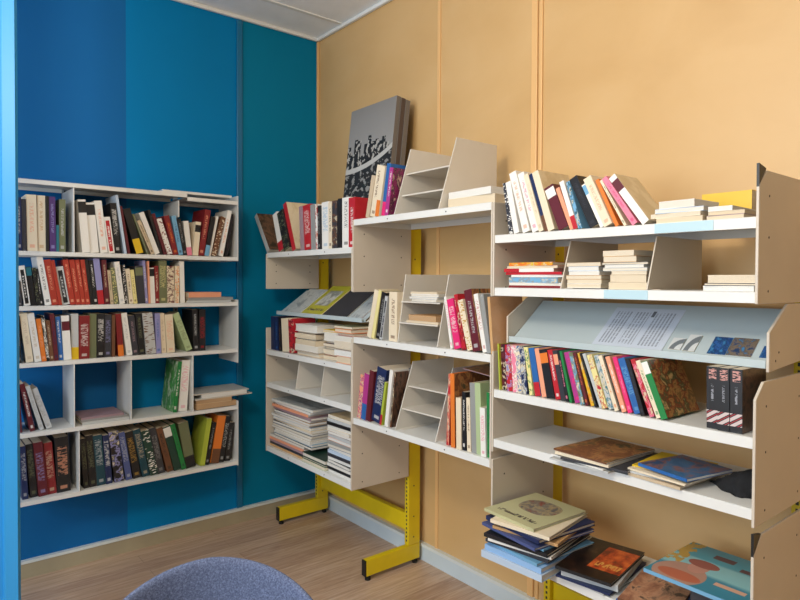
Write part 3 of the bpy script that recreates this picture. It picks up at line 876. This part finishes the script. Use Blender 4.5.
def mags(px0, px1, ytop, n, phrase, seed, cols, z, D=.25, top=None, jx=4, um=(None, None)):
    rr = random.Random(seed); zt = at((px0+px1)/2, ytop, 1, OP)[2]; th = (zt-z)/n
    lines = []
    for k in range(n):
        c = cols[k % len(cols)] if k < n-1 else ('cream/beige' if top else 'lightgrey/grey'); a = px0+rr.uniform(-jx, jx); w = rr.uniform(-2, 2); a = max(a, 271.5)
        x1 = px1+a-px0+w
        if px1 > 345: x1 = min(x1, 349)
        lo_ = ' umax=%.4f' % at(302, 300, 1, OP)[0] if (px0 < 300 and k*th < .056) else ''
        lines.append('%g %g %g %s p T=%g D=%g yaw=%g off=%g page=page_w f=%s %s' % (a, x1, ytop, c, th, D, rr.uniform(-2.5, 2.5), rr.uniform(0, .012), rr.choice('sp')+lo_, 'art=magg' if (k == n-1 and not top) else (('art='+top) if k == n-1 else '')))
    stack('o', OP+.004, z, '\n'.join(lines), phrase, phrase, noun='magazine', umin=um[0], umax=um[1])
mags(273, 310, 405, 20, 'tall left magazine stack, bottom shelf of left bay', 3, ['tan/grey', 'charcoal/grey', 'mauve/grey', 'salmon/grey', 'lightgrey/grey', 'black/grey', 'lightblue/grey', 'white/grey', 'beige/grey', 'grey/white', 'navy/grey', 'cream/grey', 'paleblue/grey', 'lightgrey/charcoal'], zL4, .26, jx=2, um=(X0+.0095, at(311, 300, 1, OP)[0]))
stack('o', OP, zL4, '''
298 328 480 palegreen/olive p T=.016 D=.2
294 324 470 darkgreen/black p T=.010 D=.2 h=1
300 325 460 darkgreen/black p T=.022 D=.19 h=1 page=page_w
''', 'low middle stack, bottom shelf of left bay', 'green books on the bottom shelf of the left bay', umin=at(302.5, 300, 1, OP)[0], umax=at(325.5, 300, 1, OP)[0])
mags(325, 349, 418, 18, 'right magazine stack, bottom shelf of left bay', 8, ['white/grey', 'black/white', 'lightgrey/grey', 'black/grey', 'white/charcoal', 'charcoal/grey', 'paleblue/grey', 'paleblue/white', 'navy/grey', 'grey/charcoal', 'salmon/grey', 'lightgrey/black', 'mauve/grey', 'cream/beige'], zL4, .24, top='creamc', jx=1.5, um=(at(326, 300, 1, OP)[0], X1-.011))

# magazines on the sloping displays: thin slabs lying on the tray
def on_slope(root_n, yf, zf, xc, w, h, t, s, c, c2, art, label, cat, group=None, name='magazine', skew=0, page='page_w'):
    """xc centre X, w width, h length up the slope, s distance up the slope from the foot"""
    slope = math.atan2(root_n[1]*-1, root_n[2])   # angle of tray from horizontal
    o = make_book(w, h, t, c, c2, 'p', False, art, False, page, name)
    up = Vector((0, math.cos(slope), math.sin(slope)))
    base = Vector((xc-w/2, yf, zf)) + up*s + Vector(root_n)*.0006
    rot = Matrix((Vector((1, 0, 0)), up, Vector(root_n))).transposed()
    o.rotation_euler = (rot @ Matrix.Rotation(skew, 3, 'Z')).to_euler(); o.location = base
    tag(o, label, cat, group)
    return o
on_slope(nL, -.37, 1.169, .33, .19, .215, .004, .0, 'lightgrey', 'grey', ART['magg'], 'pale grey magazine at left end of the sloping display in the left bay', 'magazine')
on_slope(nL, -.37, 1.169, .535, .20, .25, .004, .0, 'yellow', 'grey', ART['magy'], 'yellow-green magazine with grey picture on the sloping display', 'magazine')
on_slope(nL, -.37, 1.169, .76, .22, .215, .006, .0, 'charcoal', 'black', None, 'dark blue-black magazine on sloping display right of the yellow one', 'magazine')
on_slope(nL, -.37, 1.169, .935, .10, .2, .004, .0, 'mauve', 'black', ART['magg'], 'grey and mauve leaflet at the right end of the sloping display', 'leaflet')

# ============================================================ MIDDLE BAY
row('o', OP, zM1, '''
364 372.3 176 beige/brown p
368.2 378 166 cream/brown t
374.6 383.4 167 cream/orange b
380 387.8 164 blue/hotpink b D=.095
384.4 391.5 168 magenta/white t x=388 art=purp D=.085
''', 'top shelf of middle bay', 'books standing on the top shelf of the middle bay', ls=.75, dr=.6)
stack('o', -.40, zM1+.002, '''
447 492 400 cream/tan p T=.036 D=.17 yaw=2
447 491 400 white/maroon p T=.026 D=.17 page=page_w
''', 'right end, top shelf of middle bay', 'books lying on the top shelf of the middle bay', umin=1.586, umax=X2-.01)
row('o', OP, zM2, '''
365.6 375.2 291 cream/beige p
370 379.6 291 paleyellow/cream p
374.6 382.3 293 black/grey t
379 386.3 297 lightgrey/charcoal f
388.5 389.3 292 cream/brown t x=396.5
''', 'second shelf of middle bay, left', 'books standing left on the second shelf of the middle bay', dr=.5, ls=.8)
stack('o', -.425, 1.2655, '''
411 437 400 white/grey p T=.010 D=.15 page=page_w
409 436 400 lightgrey/grey p T=.009 D=.15 page=page_w
411 437 400 white/beige p T=.011 D=.14 page=page_w
410 436 400 cream/grey p T=.008 D=.14
''', 'upper step of pamphlet holder, middle bay', 'pamphlets on the upper step of the middle bay holder', noun='booklet')
stack('o', -.43, 1.18, '''
406 438 400 beige/tan p T=.010 D=.16
408 436 400 tan/brown p T=.022 D=.12 page=page_o
''', 'lower step of pamphlet holder, middle bay', 'books on the lower step of the middle bay holder')
row('o', OP, zM2, '''
449.5 442.8 297 white/pink t
453.5 445.6 300 hotpink/white w
460.3 452 295 red/darkred m
466.8 456.7 301 cream/gold d
472.6 463.5 290.8 maroon/lightgrey t art=brown
481 471.6 294.6 white/red w
485.5 478 295 grey/charcoal p
489.8 486 297 tan/brown p x=492.5 art=tanc D=.17
''', 'second shelf of middle bay, right', 'books standing right on the second shelf of the middle bay')
row('o', OP, zM3, '''
356.5 364.3 376 salmon/magenta m
360.5 369 375 magenta/blue b
365.2 375 372 maroon/black p
369.6 383.8 370.5 navy/white w
379 391 384 lime/red b D=.11
383.8 396 371.5 white/beige p D=.09
387.8 399 374 brown/black m x=389.2 art=darkc D=.07
''', 'third shelf of middle bay, left', 'books standing left on the third shelf of the middle bay', ls=.44)
row('o', OP, zM3, '''
445 447.3 374 red/salmon m
450.8 450 373.5 orange/brown p x=454.8 art=brown D=.2
456 455.5 397.6 cream/beige p
461 460.8 392 black/white t
465.5 464.5 398 cream/brown t
469.8 467.8 383 grey/lightgrey p
475 473 383 palegreen/grey p
480.7 479.5 407.6 white/hotpink w
485.8 485 392.7 green/darkgreen t x=488.5
''', 'third shelf of middle bay, right', 'books standing right on the third shelf of the middle bay', dr=.75)

# ============================================================ RIGHT BAY
OR = -.444
row('o', OR, zR1, '''
507.5 501 183.5 charcoal/white d
513.6 505 183 white/paleblue p
522.4 508.5 174 white/salmon t
530.8 516 174.5 white/pink t
538.6 523 175.5 cream/beige t
544 527.9 175 navy/brown b
547.8 531.5 173.3 cream/white p art=creamc D=.16
558 543 189 maroon/white h
568.5 553.9 189 salmon/orange p
573 558.7 182.5 white/red b
578 565.3 182.5 lightblue/darkteal m
589 568.2 180 black/charcoal t
599 580 185.5 white/lightblue h
604.2 583.2 180 cream/salmon t
613.8 593.5 180.5 orange/salmon p
622.6 598 181 cream/olive t
631.2 600.4 179.5 pink/hotpink t
641 607 178.8 white/maroon h x=651 art=creamc
''', 'top shelf of right bay', 'books leaning along the top shelf of the right bay', hard=.1)
XA1 = at(701, 300, 1, OR)[0]
stack('o', OR+.005, zR1, '''
655 701 300 cream/tan p T=.014 D=.17
652 703 300 cream/beige p T=.012 D=.16 yaw=-2
656 704 300 paleblue/white p T=.012 D=.16 yaw=2 page=page_w
658 694 300 white/lavender p T=.020 D=.13 page=page_w
''', 'left pile on top shelf of right bay', 'books lying on the top shelf of the right bay', umax=XA1)
stack('o', OR+.015, zR1, '''
706 744 300 mauve/brown p T=.012 D=.16 yaw=-2
706 742 300 beige/brown p T=.010 D=.15 yaw=2
704 728 300 white/lavender p T=.012 D=.15 page=page_w
''', 'right pile on top shelf of right bay', 'books lying on the top shelf of the right bay', umin=XA1+.003, umax=X3-.011)
stack('o', OR+.187, zR1, '''
712 756 300 brown/black p T=.022 D=.13 yaw=0 page=page_o
702 752 192 yellow/gold p D=.13 yaw=0 f=s
''', 'far pile by right panel, top shelf', 'books lying at the back of the top shelf of the right bay', umax=X3-.011)
stack('o', OR+.03, zR2, '''
508 563 400 darkred/red p T=.008 D=.2 f=s
508 562 400 white/grey p T=.009 D=.2 page=page_w
508 558 400 lightblue/grey m T=.018 D=.2 f=s
510 562 400 white/beige p T=.008 D=.2 page=page_w
505 563 400 red/white p T=.009 D=.2 f=s
503 552 400 white/red b T=.012 D=.2 f=s
506 555 400 cream/pink p T=.008 D=.2
508 552 400 orange/yellow m T=.012 D=.18 f=s
''', 'left pile under top shelf, right bay', 'paperback piles on the second shelf of the right bay', umax=2.129)
stack('o', OR+.02, zR2+.002, '''
568 602 400 white/cream p T=.014 D=.18
569 603 400 cream/beige p T=.012 D=.18
566 602 400 tan/beige p T=.013 D=.17
568 599 400 white/grey p T=.012 D=.17 page=page_w
567 597 400 paleblue/white p T=.014 D=.18 page=page_w
566 600 400 beige/tan p T=.012 D=.18
''', 'second pile under top shelf, right bay', 'paperback piles on the second shelf of the right bay', umin=2.139, umax=2.262)
stack('o', OR+.02, zR2, '''
607 645 400 cream/beige p T=.020 D=.18
608 643 400 beige/tan p T=.022 D=.18
610 645 400 cream/beige p T=.010 D=.18
603 648 400 lightgrey/grey p T=.010 D=.19 page=page_w
604 644 400 white/charcoal p T=.008 D=.19 page=page_w
598 646 400 grey/white p T=.007 D=.19
601 633 400 tan/beige p T=.018 D=.17
602 634 400 cream/tan p T=.016 D=.17
''', 'third pile under top shelf, right bay', 'paperback piles on the second shelf of the right bay', umin=2.264, umax=2.409)
stack('o', OR+.01, zR2, '''
703 755 400 white/cream p T=.013 D=.14 page=page_w
703 755 400 charcoal/cream p T=.007 D=.16
707 755 400 cream/tan p T=.020 D=.12
''', 'low pile by right end panel', 'books lying by the right end panel of the right bay', umax=X3-.011)
# comics
row('o', OR, zR3, '''
499.2 497.2 341.3 lime/olive p art=magy
498.6 494 342.5 maroon/black m
506.3 499.3 343 red/lavender m
511.8 505 344 pink/white m
517 510.5 344.5 cream/blue m
521.4 514.5 345 navy/lightgrey m
529 519.5 345 paleyellow/green m
534 523.5 345.5 blue/red b
540.5 529.5 346.5 salmon/pink p
545.8 534 346 black/orange h
554 543.5 348 red/white t
559.5 548.5 347.5 charcoal/salmon h
565.3 554 347.5 black/pink t
569.8 557.5 348.5 green/grey p
573.5 560 348.5 magenta/hotpink t
580.5 567.3 350 olive/lightblue m
585.5 571.5 350.5 maroon/orange t
589.3 574.5 350.5 yellow/orange m
594.7 578 351 black/olive t
598.5 580.5 352.5 lightgrey/white p
602.2 585.5 352 paleyellow/red m
608 592 353.5 lightgrey/teal m
614.5 596.8 353.5 cream/orange t
619 601 354 black/brown t
621.5 604 355 salmon/white t
626.5 610 355 hotpink/pink t
632.6 614.8 356 blue/lightblue w
640.3 624 357.5 black/charcoal t
648.6 629 360 red/pink m
655.6 634.5 361.5 cream/green t
661 640.4 362.5 green/white h x=668.5 art=comic D=.18
''', 'comics row, right bay', 'comic albums in the long row of the right bay', noun='comic', dr=.74, hard=.6, zmax=1.136)
for o_ in []: pass
# the set of black volumes at the right end of the comics row
row('o', OR+.005, zR3, '''
705.5 705.5 363 black/salmon v
717.3 717.3 363.5 black/white v
729.5 729.7 364 black/salmon v x=742 art=darkc
''', 'beside right end panel, comics shelf', 'three matching black volumes at the right end of the comics shelf', noun='volume', dr=.9, hard=0, zmax=1.1365)
# shelf with two loose piles
def album(x, y, z, w, d, t, yaw, c, c2, art, label, hard=True, page='page_w', group='picture albums heaped on the lowest shelf of the right bay', tilt=0, st='p'):
    o = make_book(w, d, t, c, c2, st, False, art, hard, page, 'album')
    rot = Matrix.Rotation(R(yaw), 3, 'Z'); ctr = rot @ Vector((w/2, d/2, 0)); o.location = (x-ctr[0], y-ctr[1], z); o.rotation_euler = (R(tilt), 0, R(yaw))
    tag(o, label, 'album', group); return o

GA = 'albums lying on the shelf below the comics'
z = zR4+.0006
for c, w, d, t, dx, dy, yw, art, lb in (('lightgrey', .19, .24, .005, -.015, -.005, 4, None, 'light grey album at the bottom of left pile below the comics'),
  ('white', .19, .23, .004, -.01, .0, -5, None, 'thin white album second from bottom of left pile below the comics'),
  ('charcoal', .2, .24, .006, .02, .0, 9, None, 'charcoal album in the middle of left pile below the comics'),
  ('cream', .18, .24, .009, .0, .0, 0, None, 'cream album directly under the brown painted one below the comics'),
  ('brown', .185, .24, .005, .0, .0, -3, ART['brown'], 'brown painted-cover album topmost of left pile below the comics')):
    album(2.240+dx, -.365+dy, z, w, d, t, yw, c, 'grey', art, lb, False, group=GA); z += t+.0006
z = zR4+.0006
for c, w, d, t, dx, dy, yw, art, lb in (('beige', .15, .2, .008, -.02, -.0, -3, None, 'beige album at the bottom of right pile below the comics'),
  ('lightgrey', .16, .2, .006, -.03, .01, 5, None, 'light grey album second from bottom of right pile below the comics'),
  ('cream', .17, .2, .005, -.01, .0, -6, None, 'cream album under the yellow one in right pile below the comics'),
  ('yellow', .16, .19, .004, -.03, .03, 4, None, 'yellow album just under the blue one below the comics'),
  ('blue', .155, .18, .009, .01, .0, -12, ART['blueart'], 'blue album with reddish figure topmost of right pile below the comics')):
    album(2.470+dx, -.355+dy, z, w, d, t, yw, c, 'grey', art, lb, False, group=GA); z += t+.0006

# heap on the lowest shelf
PX, PY = 2.018, -.385
spec = [('paleblue', 'navy', .235, .29, .022, 3, 'lowest pale blue album of the left album pile on the lowest shelf'),
 ('skyblue', 'navy', .225, .27, .018, 1, 'second-lowest pale blue album with dark marks in left album pile'),
 ('lightblue', 'black', .225, .27, .010, -4, 'light blue album in lower half of left album pile'),
 ('charcoal', 'black', .23, .27, .010, 7, 'dark charcoal album above the blue ones in left album pile'),
 ('white', 'grey', .22, .27, .010, 12, 'white album wedged mid-height in the left album pile'),
 ('black', 'grey', .23, .27, .012, 8, 'black album just above the middle of left album pile'),
 ('lightblue', 'white', .22, .26, .006, 0, 'thin sky blue album in upper half of left album pile'),
 ('slate', 'white', .24, .27, .010, -6, 'slate blue album sticking out to the left of left album pile'),
 ('tan', 'orange', .225, .26, .010, 12, 'tan album near the top of left album pile'),
 ('navy', 'white', .235, .26, .014, -5, 'navy album directly beneath the top two of left album pile'),
 ('cream', 'tan', .21, .26, .012, 9, 'cream album just under the topmost album of left album pile')]
z = zR5+.0006
for c, c2, w, d, t, yw, lb in spec:
    album(PX+random.uniform(-.006, .008), PY+random.uniform(-.012, .012), z, w, d, t-.0006, yw, c, c2, None, lb); z += t
album(1.998, -.385, z, .215, .255, .010, -3, 'khaki', 'brown', ART['oval'], 'pale khaki album with oval picture on top of left album pile')
z = zR5+.0006
album(2.225, -.32, z, .17, .26, .005, -4, 'lightgrey', 'grey', None, 'light grey album at the very bottom of the central album heap'); z += .0056
album(2.215, -.33, z, .17, .27, .006, 8, 'navy', 'white', None, 'navy album second from bottom of the central album heap'); z += .0066
album(2.215, -.325, z, .17, .25, .020, 14, 'lightgrey', 'white', None, 'pale grey album just below the black and orange one'); z += .0206
album(2.214, -.335, z, .172, .27, .010, 10, 'black', 'black', ART['fire'], 'black album with glowing orange picture in the central heap')
z = zR5+.0006
album(2.41, -.32, z, .16, .26, .008, 4, 'blue', 'navy', None, 'blue album lying under the brown one, bottom of the heap'); z += .0086
album(2.395, -.32, z, .15, .26, .008, 12, 'brown', 'tan', ART['earth'], 'brown album with dark smudgy picture beside the orange-covered one')
z = zR5+.0006
for k, (c, t, lb) in enumerate((('navy', .014, 'navy album under the turquoise one, lowest of four'), ('white', .014, 'white album under the turquoise one'), ('blue', .014, 'bright blue album under the turquoise one'), ('charcoal', .055, 'thick charcoal album directly beneath the turquoise one'))):
    album(2.595+.001*k, -.29, z, .145, .24, t, (-1, 1, -1, 1)[k], c, 'white', None, lb); z += t+.0006
album(2.535, -.285, z, .26, .28, .010, -1, 'lightblue', 'white', ART['sea'], 'turquoise album with seaside figure, topmost at the right end')

# notice, cards and postcards on the right-bay display
def paper_mat():
    n = NT('printed_notice'); uvn = n.n('UVMap'); sep = n.n('SeparateXYZ'); n.setin(sep.inputs[0], uvn.outputs[0]); u, v = sep.outputs[0], sep.outputs[1]
    c = n.n('CombineXYZ'); n.setin(c.inputs[0], n.math('MULTIPLY', u, 3)); n.setin(c.inputs[1], n.math('MULTIPLY', v, 60))
    ln = n.math('GREATER_THAN', n.math('FRACT', n.math('MULTIPLY', u, 21)), .5)
    wd = n.math('GREATER_THAN', n.noise(c.outputs[0], 1.2, 2), .42)
    blk = n.math('MULTIPLY', n.math('ADD', n.math('ADD', n.rng(u, .05, .30), n.rng(u, .33, .56)), n.rng(u, .64, .93)), n.rng(v, .08, .9))
    f = n.math('MULTIPLY', n.math('MULTIPLY', ln, wd), blk)
    f = n.math('MAXIMUM', n.math('MULTIPLY', f, .6), n.math('MULTIPLY', n.rng(u, .585, .63), n.rng(v, .78, .93)))
    n.color(n.mix(f, lin('#c2c9d4'), lin('#5d6068'))); n.rough(.5); return n.mat
def flatsheet(xc, w, h, s, mat, label, cat, name, t=.0008, skew=0, group=None):
    b = MB(); 
    b.poly([(0, 0, t), (w, 0, t), (w, h, t), (0, h, t)], 0, [(0, 0), (1, 0), (1, 1), (0, 1)])
    b.poly([(0, h, 0), (w, h, 0), (w, 0, 0), (0, 0, 0)], 1, [(0, 0)]*4)
    for a, c_ in (((0, 0), (w, 0)), ((w, 0), (w, h)), ((w, h), (0, h)), ((0, h), (0, 0))):
        b.poly([(*a, 0), (*c_, 0), (*c_, t), (*a, t)], 1, [(0, 0)]*4)
    o = b.build(name, [mat, M['page_w']])
    sl = math.atan2(-nR[1], nR[2]); up = Vector((0, math.cos(sl), math.sin(sl)))
    rot = Matrix((Vector((1, 0, 0)), up, nR)).transposed()
    o.rotation_euler = (rot @ Matrix.Rotation(skew, 3, 'Z')).to_euler(); o.location = Vector((xc-w/2, -.355, 1.150)) + up*s + nR*.0008
    return tag(o, label, cat, group)
def traypt(px, py):
    q = FW + (px-400)/F*RT + (300-SY-py)/F*UP; P0 = Vector((0, -.355, 1.150)); t = (P0-CAM).dot(nR)/q.dot(nR); h = CAM+q*t
    sl = math.atan2(-nR[1], nR[2]); return h[0], (h-P0).dot(Vector((0, math.cos(sl), math.sin(sl))))
def sheet_at(bl, br, tl, *a, **k):
    A, B, T_ = traypt(*bl), traypt(*br), traypt(*tl)
    flatsheet((A[0]+B[0])/2, B[0]-A[0], max(.03, T_[1]-A[1]), max(.003, (A[1]+B[1])/2), *a, **k)
sheet_at((592, 344), (661, 352), (613, 307), paper_mat(), 'printed notice with lines of text lying on the sloping display shelf', 'notice', 'notice')
def card_mat():
    n, u, v = uv_nt('grey_arc_card_print')
    d = n.math('SQRT', n.math('ADD', n.math('POWER', n.math('SUBTRACT', u, 1.05), 2.0), n.math('POWER', n.math('SUBTRACT', v, .0), 2.0)))
    c = n.mix(n.rng(d, .55, .95), lin('#cfd0cd'), lin('#6d7376')); n.color(c); n.rough(.35); return n.mat
grc = card_mat()
pv = art_mat('blue_postcard_print', ['#1d3f7a', '#2c5c9a', '#16305c', '#3a78a8'], 3)
pv2 = art_mat('blue_and_brown_postcard_print', ['#2c6090', '#3a7aa8', '#5a4c40', '#7a6a58', '#223a5c'], 2.6)
sheet_at((668, 349), (680, 351), (673, 338), grc, 'small white card with grey arc, left of the matching one', 'card', 'card', .003)
sheet_at((682, 351), (694, 352.5), (688, 335), grc, 'small white card with grey arc, right of the matching one', 'card', 'card', .003)
sheet_at((706.5, 354), (725, 355.5), (715, 337), pv, 'blue postcard left of the blue and brown one on sloping display', 'postcard', 'postcard', .001)
sheet_at((725.5, 355.5), (751, 357.5), (733, 338), pv2, 'blue and brown postcard, middle one of three on sloping display', 'postcard', 'postcard', .001)
sheet_at((759, 358), (767, 359), (762, 346), pv, 'small dark blue postcard against the right bracket of sloping display', 'postcard', 'postcard', .001)

# loose magazine flopped over the books of the middle bay
o = on_slope(Vector((.10, -.12, .985)).normalized(), -.43, .985, 1.80, .16, .22, .003, 0, 'mauve', 'white', ART['brown'], 'creased magazine lying across the books on the middle bay third shelf', 'magazine')
o.location = (1.66, -.385, 1.020); o.rotation_euler = (R(3), R(5), 0); o.rotation_euler = (R(3), R(5), 0)

# black cloth bag
import bmesh
bm = bmesh.new(); bmesh.ops.create_icosphere(bm, subdivisions=4, radius=1)
from mathutils import noise as mnoise
for v_ in bm.verts:
    p_ = v_.co.copy(); n1 = mnoise.noise(p_*2.3); n2 = mnoise.noise(p_*6+Vector((3, 1, 2)))
    s_ = 1+.28*n1+.10*n2
    zz = max(0, p_.z)
    v_.co = Vector((p_.x*.072*(1+.12*n2), p_.y*.075*s_*(.55+.45*p_.x), zz**.7*.085*(1+.2*n2)*max(.08, (.5+.5*p_.x))))
me = bpy.data.meshes.new('cloth_bag'); bm.to_mesh(me); bm.free(); me.materials.append(M['cloth'])
for p_ in me.polygons: p_.use_smooth = True
o = bpy.data.objects.new('cloth_bag', me); C.objects.link(o); o.location = (2.604, -.335, zR4+.0005); o.rotation_euler = (0, 0, R(-10))
tag(o, 'crumpled black cloth bag beside the right end panel below the comics', 'bag')

# ============================================================ CANVASES LEANING ON THE OCHRE WALL
def canvas_mat():
    n = NT('grey_city_skyline_print'); uvn = n.n('UVMap'); sep = n.n('SeparateXYZ'); n.setin(sep.inputs[0], uvn.outputs[0]); u, v = sep.outputs[0], sep.outputs[1]
    sky = n.ramp(v, [(.6, lin('#989591')), (1, lin('#827e7a'))])
    # towers: stepped heights along u
    c = n.n('CombineXYZ'); n.setin(c.inputs[0], n.math('FLOOR', n.math('MULTIPLY', u, 13))); wn = n.n('TexWhiteNoise'); wn.noise_dimensions = '1D'; n.setin(wn.inputs['W'], n.math('FLOOR', n.math('MULTIPLY', u, 13)))
    top = n.math('ADD', .655, n.math('MULTIPLY', wn.outputs[0], .14))
    mask = n.math('LESS_THAN', v, top)
    c2 = n.n('CombineXYZ'); n.setin(c2.inputs[0], n.math('MULTIPLY', u, 16)); n.setin(c2.inputs[1], n.math('MULTIPLY', v, 24))
    lit = n.math('GREATER_THAN', n.noise(c2.outputs[0], 1, 2), .55)
    bld = n.mix(lit, lin('#1c1b1c'), lin('#a9a49c'))
    col = n.mix(mask, sky, bld)
    # pale quay line curving up to the right, dark water below
    q = n.math('ADD', .575, n.math('MULTIPLY', n.math('POWER', u, 2.2), .12))
    col = n.mix(n.math('LESS_THAN', v, q), col, lin('#b9b6b0'))
    c3 = n.n('CombineXYZ'); n.setin(c3.inputs[0], n.math('MULTIPLY', u, 12)); n.setin(c3.inputs[1], n.math('MULTIPLY', v, 30))
    wat = n.mix(n.math('GREATER_THAN', n.noise(c3.outputs[0], 1, 3), .56), lin('#232222'), lin('#8a8782'))
    col = n.mix(n.math('LESS_THAN', v, n.math('SUBTRACT', q, .035)), col, wat)
    n.color(col); n.rough(.6); return n.mat
cmat = canvas_mat(); edge = plain('canvas_edge', '#6f675f', .8); edge2 = plain('canvas_edge_brown', '#54443a', .8)
lean = math.atan(.115); W_, H_, T_ = .385, .750, .026
for k in range(3):
    b = MB(); w = W_; h = H_-.006*k
    b.poly([(0, 0, 0), (w, 0, 0), (w, 0, h), (0, 0, h)], 0, [(0, 0), (1, 0), (1, 1), (0, 1)])
    b.poly([(0, T_, 0), (0, T_, h), (w, T_, h), (w, T_, 0)], 1, [(0, 0)]*4)
    for q in ([(0,0,0),(0,0,h),(0,T_,h),(0,T_,0)], [(w,0,0),(w,T_,0),(w,T_,h),(w,0,h)], [(0,0,h),(w,0,h),(w,T_,h),(0,T_,h)], [(0,0,0),(0,T_,0),(w,T_,0),(w,0,0)]): b.poly(q, 1, [(0, 0)]*4)
    o = b.build('canvas_print', [cmat if k == 0 else edge, edge if k != 1 else edge2])
    o.location = (.563+.004*k, -.222+(T_+.0008)*k/math.cos(lean), zL1+.0038); o.rotation_euler = (-lean, 0, 0)
    tag(o, ['grey city skyline canvas, front one of the leaning stack', 'brown-edged canvas in the middle of the leaning stack behind the skyline', 'rearmost canvas of the leaning stack, closest to the ochre wall'][k], 'canvas', 'canvases leaning above the left bay')

# ============================================================ TUB CHAIR IN THE FOREGROUND
ch = empty('tub_chair', (2.147, -1.557, FZ)); face = math.atan2(CY+1.45, CX-1.95)
tag(ch, 'blue-grey fabric tub chair in the foreground, only its backrest top visible', 'chair'); 
ch.rotation_euler = (0, 0, face)     # local +x = front of the chair
ZT = .742
def rim(th):  # th 0 = centre of the back, +-1 = arm ends
    a = th*R(118); return Vector((-.27*math.cos(a), .26*math.sin(a), 0)), ZT - .20*abs(th)**2.0*1.0 - .02*abs(th)
N = 48; ot = []; it = []
b = MB(); prof = []
for i in range(N+1):
    th = -1+2*i/N; c_, zt = rim(th); dirn = Vector((c_.x, c_.y, 0)).normalized()
    ring = []
    ob = c_*.86; ib = c_*.74
    P_ = [(ob, .36), (c_*.93, .47), (c_*.985, (zt+.47)/2), (c_, zt-.025), (c_*.985, zt-.006), (c_*.955, zt), (c_*.92, zt-.006), (c_*.905, zt-.03), (c_*.87, (zt+.47)/2), (ib, .44), (ib, .36)]
    prof.append([(p.x, p.y, z_) for p, z_ in P_])
K = len(prof[0])
for r_ in prof: b.v += r_
for i in range(N):
    for k in range(K):
        k2 = (k+1) % K
        b.f.append((i*K+k, i*K+k2, (i+1)*K+k2, (i+1)*K+k)); b.m.append(0)
b.f.append(tuple(range(K))); b.m.append(0); b.f.append(tuple(N*K+k for k in range(K-1, -1, -1))); b.m.append(0)
bk = b.build('backrest', M['fabric'], ch, smooth=True); sd = bk.modifiers.new('sub', 'SUBSURF'); sd.levels = 1; sd.render_levels = 2
b = MB(); pts = []
for i in range(40):
    a = 2*PI*i/40; pts.append((.235*math.cos(a)+.03, .225*math.sin(a), .37))
b.prism(pts, (0, 0, .09)); st_ = b.build('seat', M['fabric'], ch, bevel=.03)
for sx in (-.15, .19):
    for sy in (-.16, .16):
        b = MB(); b.cyl((sx*.9, sy*.9, .375), (sx*1.25, sy*1.25, .0035), .016, 12, r2=.010); b.build('leg', M['black'], ch, smooth=False)

# ============================================================ LABELS FOR THE BOOKS
ORD = ['', 'first', 'second', 'third', 'fourth', 'fifth', 'sixth', 'seventh', 'eighth', 'ninth', 'tenth', 'eleventh', 'twelfth', 'thirteenth', 'fourteenth', 'fifteenth', 'sixteenth', 'seventeenth', 'eighteenth', 'nineteenth', 'twentieth']
NUM = ['', 'one', 'two', 'three', 'four', 'five', 'six', 'seven', 'eight', 'nine']
from collections import defaultdict, Counter
rows = defaultdict(list)
for r_ in RECORDS: rows[r_[2]].append(r_)
for ph, L in rows.items():
    cnt = Counter(r_[1] for r_ in L); seen = Counter()
    colr = [r_[1].split(' with ')[0].replace('plain ', '') for r_ in L]
    for i, r_ in enumerate(L):
        o, d, _, mode, grp, noun = r_
        if mode == 'row':
            if cnt[d] == 1: lb = d + ', ' + ph
            else:
                seen[d] += 1
                lb = ORD[seen[d]] + ' ' + d + ' from left, ' + ph
            if len(d.split()) + len(ph.split()) + len(colr[i-1].split()) < 14 and i and cnt[d] == 1: lb = d + ' right of ' + ('an ' if colr[i-1][0] in 'aeiou' else 'a ') + colr[i-1] + ', ' + ph
        else:
            _, k, n = mode
            pos = 'topmost' if k == n-1 else ('lowest' if k == 0 else ORD[n-k] + ' from top')
            lb = (d + ', ' + pos + ', ' + ph)
        w = lb.split()
        if len(w) > 16: lb = lb.replace(' lettering', ' text').replace('large ', ''); w = lb.split()
        if len(w) > 16: lb = d.split(' with ')[0] + ', ' + (ph if mode == 'row' else pos + ', ' + ph)
        tag(o, lb, noun.split()[-1], grp)
vs = sorted([o for o in bpy.data.objects if o.name.startswith('volume')], key=lambda o: o.location[0])
for o, w_ in zip(vs, ('leftmost', 'middle', 'rightmost')): o['label'] = w_ + ' of the three black volumes with slanting pale stripes on the comics shelf'
dup = [k for k, v in Counter(o.get('label') for o in bpy.data.objects if o.parent is None and o.get('label')).items() if v > 1]
print('DUP LABELS', dup)
print('OBJECTS', len(bpy.data.objects), 'BOOKS', len(RECORDS))
